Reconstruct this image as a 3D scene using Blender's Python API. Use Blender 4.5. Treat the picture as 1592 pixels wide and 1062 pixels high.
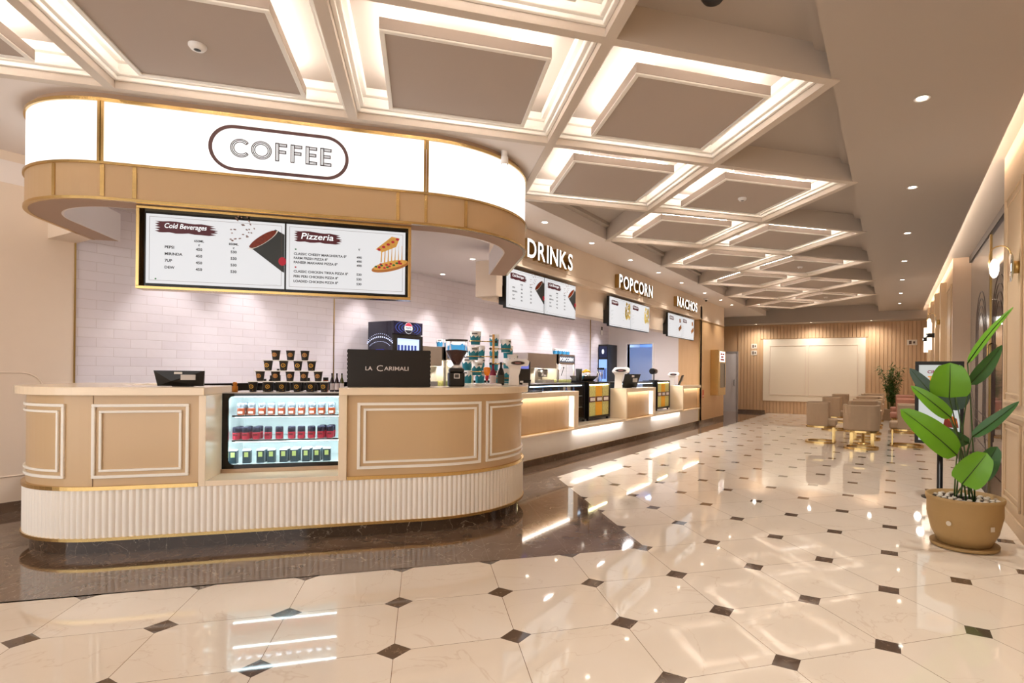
import bpy, math, random
from math import sin, cos, pi, radians, sqrt
from mathutils import Vector, Matrix
random.seed(7)
for _o in list(bpy.data.objects): bpy.data.objects.remove(_o)
SC = bpy.context.scene
COL = SC.collection
EYE = 1.37
# ---------------------------------------------------------------- camera, world, exposure
PSI = pi/4 - 0.28475
cam = bpy.data.cameras.new('camera'); camo = bpy.data.objects.new('camera', cam); COL.objects.link(camo)
cam.sensor_width = 36.0; cam.lens = 868.3/1592*36
cam.shift_x = -(911.8-796)/1592; cam.shift_y = (579.6-531)/1592
cam.clip_start = 0.05; cam.clip_end = 200
fwd = Vector((-sin(PSI), cos(PSI), 0)); rgt = Vector((cos(PSI), sin(PSI), 0)); up = Vector((0, 0, 1))
RO = -0.00954
xr = rgt*cos(RO) - up*sin(RO); yu = up*cos(RO) + rgt*sin(RO)
M = Matrix((xr, yu, -fwd)).transposed().to_4x4(); M.translation = Vector((0, 0, EYE))
camo.matrix_world = M
SC.camera = camo
W = bpy.data.worlds.new('added_world_fill'); SC.world = W; W.use_nodes = True  # even ambient fill, added to enter through the open end behind the camera
W.node_tree.nodes['Background'].inputs[0].default_value = (1.0, 0.975, 0.95, 1)
W.node_tree.nodes['Background'].inputs[1].default_value = 2.0
SC.view_settings.view_transform = 'Standard'; SC.view_settings.look = 'None'
SC.view_settings.gamma = 1.0; SC.view_settings.exposure = 0.36; SC.view_settings.use_curve_mapping = False
LED = 25.0        # coffer strips
WARM = (1.0, 0.94, 0.86); NEUT = (1.0, 0.95, 0.94)

# ---------------------------------------------------------------- materials
def lin(c):
    c /= 255.0
    return c/12.92 if c <= 0.04045 else ((c+0.055)/1.055)**2.4
def rgb(h):
    if isinstance(h, str): return tuple(lin(int(h[i:i+2], 16)) for i in (0, 2, 4)) + (1,)
    return tuple(h) + (1,)
MATS = {}
def mat(name, col='808080', rough=0.5, metal=0.0, emit=None, es=0.0, trans=0.0, bump=0.0, bscale=30, var=0.0, vscale=6, coat=0.0, ior=1.45, alpha=1.0):
    if name in MATS: return MATS[name]
    m = bpy.data.materials.new(name); m.use_nodes = True; nt = m.node_tree; b = nt.nodes['Principled BSDF']
    b.inputs['Base Color'].default_value = rgb(col); b.inputs['Roughness'].default_value = rough
    b.inputs['Metallic'].default_value = metal; b.inputs['IOR'].default_value = ior
    b.inputs['Coat Weight'].default_value = coat; b.inputs['Coat Roughness'].default_value = 0.05
    b.inputs['Transmission Weight'].default_value = trans; b.inputs['Alpha'].default_value = alpha
    if emit: b.inputs['Emission Color'].default_value = rgb(emit); b.inputs['Emission Strength'].default_value = es
    if var or bump:
        tc = nt.nodes.new('ShaderNodeTexCoord'); no = nt.nodes.new('ShaderNodeTexNoise')
        no.inputs['Scale'].default_value = vscale; no.inputs['Detail'].default_value = 4
        nt.links.new(tc.outputs['Object'], no.inputs['Vector'])
        if var:
            mx = nt.nodes.new('ShaderNodeMix'); mx.data_type = 'RGBA'
            c = rgb(col); mx.inputs[6].default_value = tuple(max(0, v*(1-var)) for v in c[:3])+(1,); mx.inputs[7].default_value = tuple(min(1, v*(1+var)) for v in c[:3])+(1,)
            nt.links.new(no.outputs['Fac'], mx.inputs[0]); nt.links.new(mx.outputs[2], b.inputs['Base Color'])
        if bump:
            n2 = nt.nodes.new('ShaderNodeTexNoise'); n2.inputs['Scale'].default_value = bscale; n2.inputs['Detail'].default_value = 3
            nt.links.new(tc.outputs['Object'], n2.inputs['Vector'])
            bp = nt.nodes.new('ShaderNodeBump'); bp.inputs['Strength'].default_value = bump; bp.inputs['Distance'].default_value = 0.01
            nt.links.new(n2.outputs['Fac'], bp.inputs['Height']); nt.links.new(bp.outputs['Normal'], b.inputs['Normal'])
    MATS[name] = m
    return m
def emis(name, col, s):
    c = rgb(col); return mat(name, tuple(v*0.12 for v in c[:3]), 0.4, emit=col, es=s)

class NT:                                          # tiny helper to write shader maths
    def __init__(s, name):
        s.m = bpy.data.materials.new(name); s.m.use_nodes = True; s.nt = s.m.node_tree; s.b = s.nt.nodes['Principled BSDF']; MATS[name] = s.m
    def n(s, t, **k):
        x = s.nt.nodes.new(t)
        for a, v in k.items(): setattr(x, a, v)
        return x
    def put(s, sock, v):
        if hasattr(v, 'is_output'): s.nt.links.new(v, sock)
        else: sock.default_value = v
    def ma(s, op, a, b=0.0, c=None):
        x = s.n('ShaderNodeMath', operation=op); s.put(x.inputs[0], a); s.put(x.inputs[1], b)
        if c is not None: s.put(x.inputs[2], c)
        return x.outputs[0]
    def mix(s, f, a, b):
        x = s.n('ShaderNodeMix', data_type='RGBA'); s.put(x.inputs[0], f); s.put(x.inputs[6], a); s.put(x.inputs[7], b)
        return x.outputs[2]
    def noise(s, vec, scale, detail=4, dist=0.0, rough=0.5):
        x = s.n('ShaderNodeTexNoise'); s.put(x.inputs['Vector'], vec); x.inputs['Scale'].default_value = scale
        x.inputs['Detail'].default_value = detail; x.inputs['Distortion'].default_value = dist; x.inputs['Roughness'].default_value = rough
        return x.outputs['Fac']
    def ramp(s, f, pts):
        x = s.n('ShaderNodeValToRGB'); s.put(x.inputs[0], f); cr = x.color_ramp
        while len(cr.elements) < len(pts): cr.elements.new(0.5)
        for e, (p, c) in zip(cr.elements, pts): e.position = p; e.color = c
        return x.outputs[0]
GR = lambda v: (v, v, v, 1)
def veins(k, vec, scale, w=0.012, dist=2.0):       # thin vein mask
    f = k.noise(vec, scale, 5, dist)
    d = k.ma('ABSOLUTE', k.ma('SUBTRACT', f, 0.5))
    return k.ma('SUBTRACT', 1.0, k.ma('MINIMUM', k.ma('DIVIDE', d, w), 1.0))
TILE = 0.5992; TS0 = 1.673; TT0 = 3.480
def tile_coords(k):
    tc = k.n('ShaderNodeTexCoord'); sp = k.n('ShaderNodeSeparateXYZ'); k.nt.links.new(tc.outputs['Object'], sp.inputs[0])
    x, y = sp.outputs[0], sp.outputs[1]
    s = k.ma('MULTIPLY', k.ma('ADD', x, y), 1/sqrt(2)); t = k.ma('MULTIPLY', k.ma('SUBTRACT', y, x), 1/sqrt(2))
    def fr(v, v0):
        q = k.ma('DIVIDE', k.ma('SUBTRACT', v, v0), TILE); r = k.ma('FLOOR', k.ma('ADD', q, 0.5))
        return k.ma('MULTIPLY', k.ma('SUBTRACT', q, r), TILE), k.ma('FLOOR', q)
    fs, is_ = fr(s, TS0); ft, it = fr(t, TT0)
    return tc.outputs['Object'], fs, ft, is_, it
def floor_material():
    k = NT('cream_marble_tiles'); vec, fs, ft, i1, i2 = tile_coords(k)
    a, b_ = k.ma('ABSOLUTE', fs), k.ma('ABSOLUTE', ft)
    joint = k.ma('LESS_THAN', k.ma('MINIMUM', a, b_), 0.0016)
    dx = k.ma('ABSOLUTE', k.ma('MULTIPLY', k.ma('SUBTRACT', fs, ft), 1/sqrt(2)))
    dy = k.ma('ABSOLUTE', k.ma('MULTIPLY', k.ma('ADD', fs, ft), 1/sqrt(2)))
    ins = k.ma('LESS_THAN', k.ma('MAXIMUM', dx, dy), 0.058)
    # per tile tone
    wn = k.n('ShaderNodeTexWhiteNoise'); cb = k.n('ShaderNodeCombineXYZ'); k.put(cb.inputs[0], i1); k.put(cb.inputs[1], i2)
    k.nt.links.new(cb.outputs[0], wn.inputs['Vector'])
    mp = k.n('ShaderNodeVectorMath', operation='ADD'); k.nt.links.new(vec, mp.inputs[0])
    sc = k.n('ShaderNodeVectorMath', operation='SCALE'); k.nt.links.new(wn.outputs['Color'], sc.inputs[0]); sc.inputs[3].default_value = 7.0
    k.nt.links.new(sc.outputs[0], mp.inputs[1]); v2 = mp.outputs[0]
    base = k.mix(k.noise(v2, 1.6, 6, 1.2), rgb('F8F0E5'), rgb('EEE2D2'))
    base = k.mix(k.ma('MULTIPLY', wn.outputs['Value'], 0.18), base, rgb('E0CBAF'))
    base = k.mix(k.ma('MULTIPLY', veins(k, v2, 1.3, 0.006, 1.5), 0.22), base, rgb('B48E6A'))
    base = k.mix(joint, base, rgb('8A7058'))
    dark = k.mix(k.ma('MULTIPLY', veins(k, v2, 3.0, 0.01), 0.5), rgb('5C4B40'), rgb('A8917E'))
    k.put(k.b.inputs['Base Color'], k.mix(ins, base, dark))
    k.b.inputs['Roughness'].default_value = 0.035; k.b.inputs['Specular IOR Level'].default_value = 0.62
    bp = k.n('ShaderNodeBump'); bp.inputs['Strength'].default_value = 0.025; bp.inputs['Distance'].default_value = 0.01
    k.put(bp.inputs['Height'], k.noise(v2, 2.2, 2)); k.nt.links.new(bp.outputs[0], k.b.inputs['Normal'])
    return k.m
def dark_marble(name, joints=True, c1='523F34', c2='86705F'):
    k = NT(name)
    if joints: vec, fs, ft, i1, i2 = tile_coords(k)
    else: vec = k.n('ShaderNodeTexCoord').outputs['Object']
    base = k.mix(k.noise(vec, 2.2, 7, 1.5), rgb(c1), rgb(c2))
    base = k.mix(k.ma('MULTIPLY', veins(k, vec, 1.9, 0.007, 3.0), 0.55), base, rgb('C9B49C'))
    base = k.mix(k.ma('MULTIPLY', veins(k, vec, 4.5, 0.012, 2.0), 0.25), base, rgb('8F7762'))
    if joints:
        j = k.ma('LESS_THAN', k.ma('MINIMUM', k.ma('ABSOLUTE', fs), k.ma('ABSOLUTE', ft)), 0.0014)
        base = k.mix(j, base, rgb('8D7A6A'))
    k.put(k.b.inputs['Base Color'], base); k.b.inputs['Roughness'].default_value = 0.06
    k.b.inputs['Specular IOR Level'].default_value = 0.7
    return k.m
def brick_wall():
    k = NT('glazed_white_wall_tiles'); tc = k.n('ShaderNodeTexCoord'); sp = k.n('ShaderNodeSeparateXYZ'); k.nt.links.new(tc.outputs['Object'], sp.inputs[0])
    cb = k.n('ShaderNodeCombineXYZ'); k.put(cb.inputs[0], k.ma('ADD', sp.outputs[1], 0.04)); k.put(cb.inputs[1], k.ma('ADD', sp.outputs[2], 0.085))
    br = k.n('ShaderNodeTexBrick'); k.nt.links.new(cb.outputs[0], br.inputs['Vector'])
    for n_, v in (('Scale', 1.0), ('Mortar Size', 0.0022), ('Mortar Smooth', 0.3), ('Brick Width', 0.3), ('Row Height', 0.0985), ('Bias', 0.0)): br.inputs[n_].default_value = v
    br.inputs['Color1'].default_value = rgb('E8E0E4'); br.inputs['Color2'].default_value = rgb('E2D9DE'); br.inputs['Mortar'].default_value = rgb('D6CACA')
    k.put(k.b.inputs['Base Color'], br.outputs['Color']); k.b.inputs['Roughness'].default_value = 0.13
    bp = k.n('ShaderNodeBump'); bp.inputs['Strength'].default_value = 0.75; bp.inputs['Distance'].default_value = 0.014
    h = k.ma('ADD', k.ma('MULTIPLY', k.ma('SUBTRACT', 1.0, br.outputs['Fac']), 0.25), k.ma('MULTIPLY', k.noise(cb.outputs[0], 6.0, 2), 0.35))
    k.put(bp.inputs['Height'], h); k.nt.links.new(bp.outputs[0], k.b.inputs['Normal'])
    return k.m
def wood(name, c1, c2, axis=2, rough=0.45):
    k = NT(name); tc = k.n('ShaderNodeTexCoord'); mp = k.n('ShaderNodeMapping'); k.nt.links.new(tc.outputs['Object'], mp.inputs[0])
    sc = [14, 14, 14]; sc[axis] = 0.9; mp.inputs['Scale'].default_value = sc
    f = k.noise(mp.outputs[0], 1.0, 5, 0.6, 0.6)
    k.put(k.b.inputs['Base Color'], k.mix(f, rgb(c1), rgb(c2))); k.b.inputs['Roughness'].default_value = rough
    return k.m
FLOORM = floor_material(); DARKF = dark_marble('dark_marble_floor'); DARKM = dark_marble('dark_marble', False)
BRICK = brick_wall(); PLINTH = dark_marble('espresso_marble', False, '33251D', '55402F'); WOOD = wood('light_oak_veneer', 'E0B98C', 'D0A676'); SLAT = wood('oak_slats', 'DDB891', 'CBA37A')
PANELW = wood('champagne_veneer', 'CBAA84', 'BD9A74', 2, 0.3)
CEIL = mat('shaded_ceiling_paint', 'B3A79C', 0.75); PINKC = mat('soffit_paint', 'E4D9D2', 0.75)  # taupe holds the ceiling's shade in its colour; the left soffit stays pale
CREAMW = mat('cream_wall_paint', 'EFDCC8', 0.55, var=0.02); COFF = mat('cream_moulding_paint', 'F6F0E8', 0.5)
PANC = mat('shaded_panel_paint', 'B5A69B', 0.7); TAN = mat('tan_lacquer', 'D3B48C', 0.35, coat=0.25)  # ceiling panels carry the same shade in their taupe colour
RINGT = mat('tan_fascia_lacquer', 'BF9F78', 0.4); GOLD = mat('brushed_gold', 'CFAF74', 0.24, 1.0, var=0.12, vscale=9)
GOLDD = mat('aged_gold', 'B4945A', 0.3, 1.0); WMOLD = mat('white_moulding', 'FFFAF2', 0.45)
STONE = mat('cream_quartz', 'F8E4C8', 0.25, var=0.03, vscale=5, coat=0.3); FLUTE = mat('fluted_white', 'FFF8EF', 0.5)
WSTONE = mat('white_quartz', 'FBF6F0', 0.2, var=0.02, vscale=5, coat=0.3)
BLACK = mat('black_plastic', '15120F', 0.35); BLACKG = mat('black_gloss', '0B0A0A', 0.08); DGREY = mat('dark_grey_metal', '3A3634', 0.4, 0.4)
STEEL = mat('brushed_steel', 'B9B2AC', 0.3, 1.0, var=0.08); GLASS = mat('clear_glass', 'F4FBFA', 0.02, trans=1.0, ior=1.2)
WHITEP = mat('white_plastic', 'F2EDEA', 0.3); KWALL = mat('kitchen_wall_paint', 'ECE4E2', 0.5)
STRIP = emis('led_strip', 'FFF9F2', LED); COVE = emis('cove_strip', 'FFF1DF', 34.0)
SIGNW = emis('sign_white_light', 'FFFCF9', .98); LETW = emis('letter_light', 'FFF9F0', 1.6)
SCREEN = emis('screen_white', 'ECECEE', 0.66); LENS = emis('lamp_lens', 'FFF3E0', 14.0)
MAROON = emis('maroon_print', '5A1B26', 0.5); INK = mat('dark_print', '1B1718', 0.5); INKB = mat('brown_print', '6E5350', 0.5)

# ---------------------------------------------------------------- mesh building
class MB:
    def __init__(s): s.v = []; s.f = []; s.sm = []
    def add(s, vs, fs, smooth=False):
        o = len(s.v); s.v += [tuple(v) for v in vs]; s.f += [tuple(i+o for i in f) for f in fs]; s.sm += [smooth]*len(fs); return s
    def box(s, x0, x1, y0, y1, z0, z1):
        x0, x1 = min(x0, x1), max(x0, x1); y0, y1 = min(y0, y1), max(y0, y1); z0, z1 = min(z0, z1), max(z0, z1)
        v = [(x, y, z) for z in (z0, z1) for y in (y0, y1) for x in (x0, x1)]
        return s.add(v, [(0, 2, 3, 1), (4, 5, 7, 6), (0, 1, 5, 4), (2, 6, 7, 3), (0, 4, 6, 2), (1, 3, 7, 5)])
    def prism(s, poly, z0, z1, smooth=False):
        n = len(poly); v = [(x, y, z0) for x, y in poly]+[(x, y, z1) for x, y in poly]
        a = sum(poly[i][0]*poly[(i+1) % n][1]-poly[(i+1) % n][0]*poly[i][1] for i in range(n))
        s.add(v, [])
        o = len(s.v)-2*n
        R = range(n)
        caps = [tuple(o+i for i in reversed(R)), tuple(o+n+i for i in R)]; side = [(o+i, o+(i+1) % n, o+n+(i+1) % n, o+n+i) for i in R]
        if a < 0: caps = [tuple(reversed(c)) for c in caps]; side = [tuple(reversed(c)) for c in side]
        s.f += caps+side; s.sm += [False]*2+[smooth]*n
        return s
    def lathe(s, prof, c=(0, 0, 0), n=24, axis='z', smooth=True, caps=True):
        vs = []
        for r, h in prof:
            for i in range(n):
                a = 2*pi*i/n; x, y = r*cos(a), r*sin(a)
                p = (x, y, h) if axis == 'z' else ((h, x, y) if axis == 'x' else (y, h, x))
                vs.append((p[0]+c[0], p[1]+c[1], p[2]+c[2]))
        fs = []
        for j in range(len(prof)-1):
            for i in range(n): fs.append((j*n+i, j*n+(i+1) % n, (j+1)*n+(i+1) % n, (j+1)*n+i))
        s.add(vs, fs, smooth)
        if caps:
            o = len(s.v)-len(vs)
            if prof[0][0] > 1e-5: s.f.append(tuple(o+i for i in reversed(range(n)))); s.sm.append(False)
            if prof[-1][0] > 1e-5: s.f.append(tuple(o+(len(prof)-1)*n+i for i in range(n))); s.sm.append(False)
        return s
    def tube(s, pts, r, n=8, closed=False, smooth=True):
        pts = [Vector(p) for p in pts]; m = len(pts); rs = r if isinstance(r, (list, tuple)) else [r]*m
        vs = []; ref = None
        for i, p in enumerate(pts):
            if closed: d = pts[(i+1) % m]-pts[i-1]
            else: d = pts[min(i+1, m-1)]-pts[max(i-1, 0)]
            d.normalize()
            if ref is None: ref = Vector((0, 0, 1)) if abs(d.z) < 0.9 else Vector((1, 0, 0))
            u = (ref - d*ref.dot(d)).normalized(); w = d.cross(u); ref = u
            for k in range(n): vs.append(p+(u*cos(2*pi*k/n)+w*sin(2*pi*k/n))*rs[i])
        fs = []
        for i in range(m if closed else m-1):
            j = (i+1) % m
            for k in range(n): fs.append((i*n+k, i*n+(k+1) % n, j*n+(k+1) % n, j*n+k))
        if not closed: fs += [tuple(reversed(range(n))), tuple((m-1)*n+k for k in range(n))]
        return s.add(vs, fs, smooth)
    def quad(s, a, b, c, d): return s.add([a, b, c, d], [(0, 1, 2, 3)])
    def ext(s, poly3, off):                          # closed prism from a 3-D polygon pushed by a vector
        n = len(poly3); p = [Vector(q) for q in poly3]; o = Vector(off)
        return s.add(p+[q+o for q in p], [tuple(range(n)), tuple(reversed(range(n, 2*n)))]+[(i, i+n, (i+1) % n+n, (i+1) % n) for i in range(n)])
    def ball(s, c, r, n=12, sq=(1, 1, 1)):
        m = n//2; vs = [(c[0], c[1], c[2]-r*sq[2])]
        for j in range(1, m):
            a = -pi/2+pi*j/m
            for i in range(n): vs.append((c[0]+r*sq[0]*cos(a)*cos(2*pi*i/n), c[1]+r*sq[1]*cos(a)*sin(2*pi*i/n), c[2]+r*sq[2]*sin(a)))
        vs.append((c[0], c[1], c[2]+r*sq[2])); fs = []
        for i in range(n): fs.append((0, 1+(i+1) % n, 1+i))
        for j in range(m-2):
            for i in range(n): a = 1+j*n; fs.append((a+i, a+(i+1) % n, a+n+(i+1) % n, a+n+i))
        a = 1+(m-2)*n
        for i in range(n): fs.append((a+i, a+(i+1) % n, len(vs)-1))
        return s.add(vs, fs, True)
    def xf(s, M_):
        s.v = [tuple(M_ @ Vector(v)) for v in s.v]; return s
    def build(s, name, m, parent=None, absl=False, bevel=0.0, kind=None, fix=True):
        v = s.v
        if parent is not None and absl:
            b = parent['_b']; v = [(x-b[0], y-b[1], z-b[2]) for x, y, z in v]
        me = bpy.data.meshes.new(name); me.from_pydata(v, [], s.f); me.materials.append(m)
        me.polygons.foreach_set('use_smooth', s.sm); me.update()
        o = bpy.data.objects.new(name, me); COL.objects.link(o)
        if parent is not None: o.parent = parent
        if bevel:
            bv = o.modifiers.new('bevel', 'BEVEL'); bv.width = bevel; bv.segments = 2; bv.limit_method = 'ANGLE'
        if kind: o['kind'] = kind
        return o
def T(name, label, cat, base, rot=0.0, group=None):
    """thing: an Empty at the base; base and all 'absl' part coordinates are in the frame turned by rot degrees"""
    e = bpy.data.objects.new(name, None); COL.objects.link(e); e.empty_display_size = 0.1
    a = radians(rot); x, y, z = base
    e.location = (x*cos(a)-y*sin(a), x*sin(a)+y*cos(a), z); e.rotation_euler = (0, 0, a)
    e['_b'] = list(base); e['label'] = label; e['category'] = cat
    if group: e['group'] = group
    return e
def tag(o, label, cat, group=None):
    o['label'] = label; o['category'] = cat
    if group: o['group'] = group
    return o
def structure(name, mb, m, rot=0.0, kind='structure', bevel=0.0):
    o = mb.build(name, m, bevel=bevel); o.rotation_euler = (0, 0, radians(rot)); o['kind'] = kind; return o
def place(o, base, rot=0.0, yaw=None):
    a = radians(rot); x, y, z = base
    o.location = (x*cos(a)-y*sin(a), x*sin(a)+y*cos(a), z); o.rotation_euler = (0, 0, a if yaw is None else a+radians(yaw)); return o
def copy_tree(o, parent=None):
    c = o.copy(); COL.objects.link(c)
    if parent is not None: c.parent = parent
    for ch in list(o.children):
        if ch.type != "LIGHT": copy_tree(ch, c)
    return c
def again(proto, base, rot=0.0, yaw=None, label=None, first=[]):
    o = copy_tree(proto) if proto.name in first else proto
    if proto.name not in first: first.append(proto.name)
    place(o, base, rot, yaw)
    if label: o['label'] = label
    return o
def light(name, kind, loc, energy, col=WARM, size=0.1, spot=60, blend=0.6, rot=(0, 0, 0), sy=None, parent=None):
    l = bpy.data.lights.new(name, kind); l.energy = energy; l.color = col
    if kind == 'AREA':
        l.size = size
        if sy: l.shape = 'RECTANGLE'; l.size_y = sy
    else: l.shadow_soft_size = size
    if kind == 'SPOT': l.spot_size = radians(spot); l.spot_blend = blend
    o = bpy.data.objects.new(name, l); COL.objects.link(o); o.location = loc; o.rotation_euler = rot
    if parent is not None: o.parent = parent
    return o
# ---------------------------------------------------------------- lettering
_tc = {}
def glyphs(txt, bold=0.0):
    if (txt, bold) in _tc: return _tc[(txt, bold)]
    cu = bpy.data.curves.new('t', 'FONT'); cu.body = txt; cu.size = 1.0; cu.offset = bold; cu.resolution_u = 3; cu.fill_mode = 'FRONT'
    cu.align_x = 'LEFT'
    o = bpy.data.objects.new('t', cu); COL.objects.link(o); bpy.context.view_layer.update()
    me = o.to_mesh(); v = [(p.co.x, p.co.y) for p in me.vertices]; f = [tuple(p.vertices) for p in me.polygons]
    ed = {}
    for p in f:
        for i in range(len(p)):
            a, b = p[i], p[(i+1) % len(p)]; ed[(min(a, b), max(a, b))] = ed.get((min(a, b), max(a, b)), []) + [(a, b)]
    rim = [e[0] for e in ed.values() if len(e) == 1]
    o.to_mesh_clear(); bpy.data.objects.remove(o); bpy.data.curves.remove(cu)
    _tc[(txt, bold)] = (v, f, rim); return _tc[(txt, bold)]
def text(mb, txt, org, u, n, size, w=None, h=None, align='l', depth=0.0, bold=0.0, slant=0.0, rim_only=False):
    """org = baseline start (or centre), u = reading direction, n = outward normal, upright z"""
    v, f, rim = glyphs(txt, bold)
    if not v: return mb
    x0 = min(p[0] for p in v); x1 = max(p[0] for p in v); y0 = min(p[1] for p in v); y1 = max(p[1] for p in v)
    sx = sy = size
    if w: sx = w/(x1-x0)
    if h: sy = h/(y1-y0)
    off = {'l': x0, 'c': (x0+x1)/2, 'r': x1}[align]
    u = Vector(u).normalized(); n = Vector(n).normalized(); z = Vector((0, 0, 1)); z = (z-n*z.dot(n)).normalized(); org = Vector(org)
    P = [org+u*((p[0]-off)*sx+slant*p[1]*sy)+z*((p[1]-(y0 if h else 0))*sy) for p in v]
    if not depth: return mb.add(P, f)
    k = len(P); Q = [p-n*depth for p in P]
    fs = [(a, a+k, b+k, b) for a, b in rim]
    if rim_only: return mb.add(P+Q, fs+[tuple(reversed([i+k for i in q])) for q in f])
    return mb.add(P+Q, f+fs+[tuple(reversed([i+k for i in q])) for q in f])
# ================================================================ SETTING
XL, XR, YN, YF = -7.3, 0.97, -4.5, 20.6
ZC, ZT, ZU = 3.4, 3.62, 3.55
def st(s, t): return ((s-t)/sqrt(2), (s+t)/sqrt(2))
# floor: cream field and dark marble border, one level plane each
SB, TB = 1.691, 4.079
p1 = st(SB, TB); xe = -3.85; p2 = (xe, SB*sqrt(2)-xe)
pl = st(-7.0, TB)
dark = [p1, p2, (xe, 20.0), (-7.6, 20.0), (-7.6, pl[1]), pl]
dark = [p1, p2, (xe, 20.9), (-7.9, 20.9), (-7.9, -2.2), st(-7.14, TB)]
cream = [p1, st(-7.14, TB), (-7.9, -2.2), (-7.9, YN), (2.2, YN), (2.2, 20.9), (xe, 20.9), p2]
def flat(poly, z0, z1): m = MB(); m.prism(poly, z0, z1); return m
def flat_tri(poly, z):
    from mathutils.geometry import tessellate_polygon
    m = MB(); t = tessellate_polygon([[Vector((x, y, 0)) for x, y in poly]]); vs = [(x, y, z) for x, y in poly]; fs = []
    for a, b, c in t:
        ar = (vs[b][0]-vs[a][0])*(vs[c][1]-vs[a][1])-(vs[c][0]-vs[a][0])*(vs[b][1]-vs[a][1])
        fs.append((a, b, c) if ar > 0 else (a, c, b))
    m.add(vs, fs); return m
structure('floor', flat_tri(cream, 0.0), FLOORM)
structure('floor_border', flat_tri(dark, 0.0), DARKF)
m = MB(); m.box(XR, 1.5, 6.95, 12.3, 0.0, 0.004); structure('trim_1', m, mat('black_threshold', '2A2628', .12))
# ceiling: high tray, soffits round it, far dropped beam
m = MB(); m.box(-7.9, 0.62, YN, 20.9, ZT, ZT+0.1); structure('ceiling', m, CEIL)
CS0, CT0, CP = 1.07, 3.235, 1.63
n1 = st(CS0, CT0+CP); n2 = st(CS0, CT0+2*CP); tr = -0.38
m = MB(); m.box(tr, 0.62, YN, 20.9, ZC, ZT+0.05); m.box(0.62, 0.81, YN, 20.9, ZC, ZC+0.025); structure('ceiling_soffit_right', m, CEIL)
m = flat_tri([n1, n2, (n2[0], 19.9), (-7.9, 19.9), (-7.9, n1[1]-(7.9+n1[0]))], ZC)
m.f = [tuple(reversed(f)) for f in m.f]
q = [n2, (n2[0], 19.9)]
for a, b in ((n2, (n2[0], 19.9)), (n1, n2), ((-7.9, n1[1]-(7.9+n1[0])), n1)): m.quad((a[0], a[1], ZC), (b[0], b[1], ZC), (b[0], b[1], ZT), (a[0], a[1], ZT))
structure('ceiling_soffit_left', m, PINKC)
m = MB(); m.box(-7.9, 1.3, 19.9, 20.7, 3.13, ZT+0.02); structure('ceiling_beam', m, CEIL)
m = MB(); m.box(0.6, 1.6, YN, 20.9, ZU, ZU+0.1); structure('ceiling_cove', m, CEIL)
# coffer beams: cell frames with stepped mouldings
def cell_ok(i, j):
    if j >= 1: return (0 <= i-j+1 <= 1) and j <= 6 and i <= 5 and i >= 0
    if j == 0: return -3 <= i <= 0
    if j == -1: return -4 <= i <= -1
    return False
cells = [(i, j) for j in range(-1, 7) for i in range(-4, 6) if cell_ok(i, j)]
beams = set()
for i, j in cells:
    beams |= {('s', i, j), ('s', i+1, j), ('t', i, j), ('t', i, j+1)}
m = MB(); HB = 0.035
for k_, i, j in sorted(beams):
    s0 = CS0+CP*i; t0 = CT0+CP*j
    if k_ == 's': m.box(s0-HB, s0+HB, t0+HB, t0+CP-HB, ZC-.008, ZT+0.01)
    else: m.box(s0+HB, s0+CP-HB, t0-HB, t0+HB, ZC-.008, ZT+0.01)
for i, j in sorted({(i+a, j+b) for i, j in cells for a in (0, 1) for b in (0, 1)}): m.box(CS0+CP*i-HB, CS0+CP*i+HB, CT0+CP*j-HB, CT0+CP*j+HB, ZC-.008, ZT+0.01)
structure('trim_2', m, mat('beam_paint', 'CFC1B3', 0.65), 45)
m = MB()
def frame_in(m, s0, s1, t0, t1, w, z0, z1):
    m.box(s0, s1, t0, t0+w, z0, z1); m.box(s0, s1, t1-w, t1, z0, z1); m.box(s0, s0+w, t0+w, t1-w, z0, z1); m.box(s1-w, s1, t0+w, t1-w, z0, z1)
for i, j in cells:
    s0 = CS0+CP*i+HB; t0 = CT0+CP*j+HB; s1 = s0+CP-2*HB; t1 = t0+CP-2*HB
    frame_in(m, s0, s1, t0, t1, 0.028, ZC+0.045, ZC+0.075); frame_in(m, s0, s1, t0, t1, 0.055, ZC+0.075, ZC+0.105)
    frame_in(m, s0, s1, t0, t1, 0.04, ZC+0.105, ZT-0.06); frame_in(m, s0, s1, t0, t1, 0.075, ZT-0.06, ZT+0.005)
structure('trim_3', m, COFF, 45, bevel=0.006)
# plaster cornice seen in the plain triangles of the tray
m = MB()
m.box(tr-0.1, tr, YN, 19.9, ZT-0.05, ZT+0.005); m.box(n2[0], n2[0]+0.1, n2[1], 19.9, ZT-0.05, ZT+0.005); structure('trim_4', m, CEIL)
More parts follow.
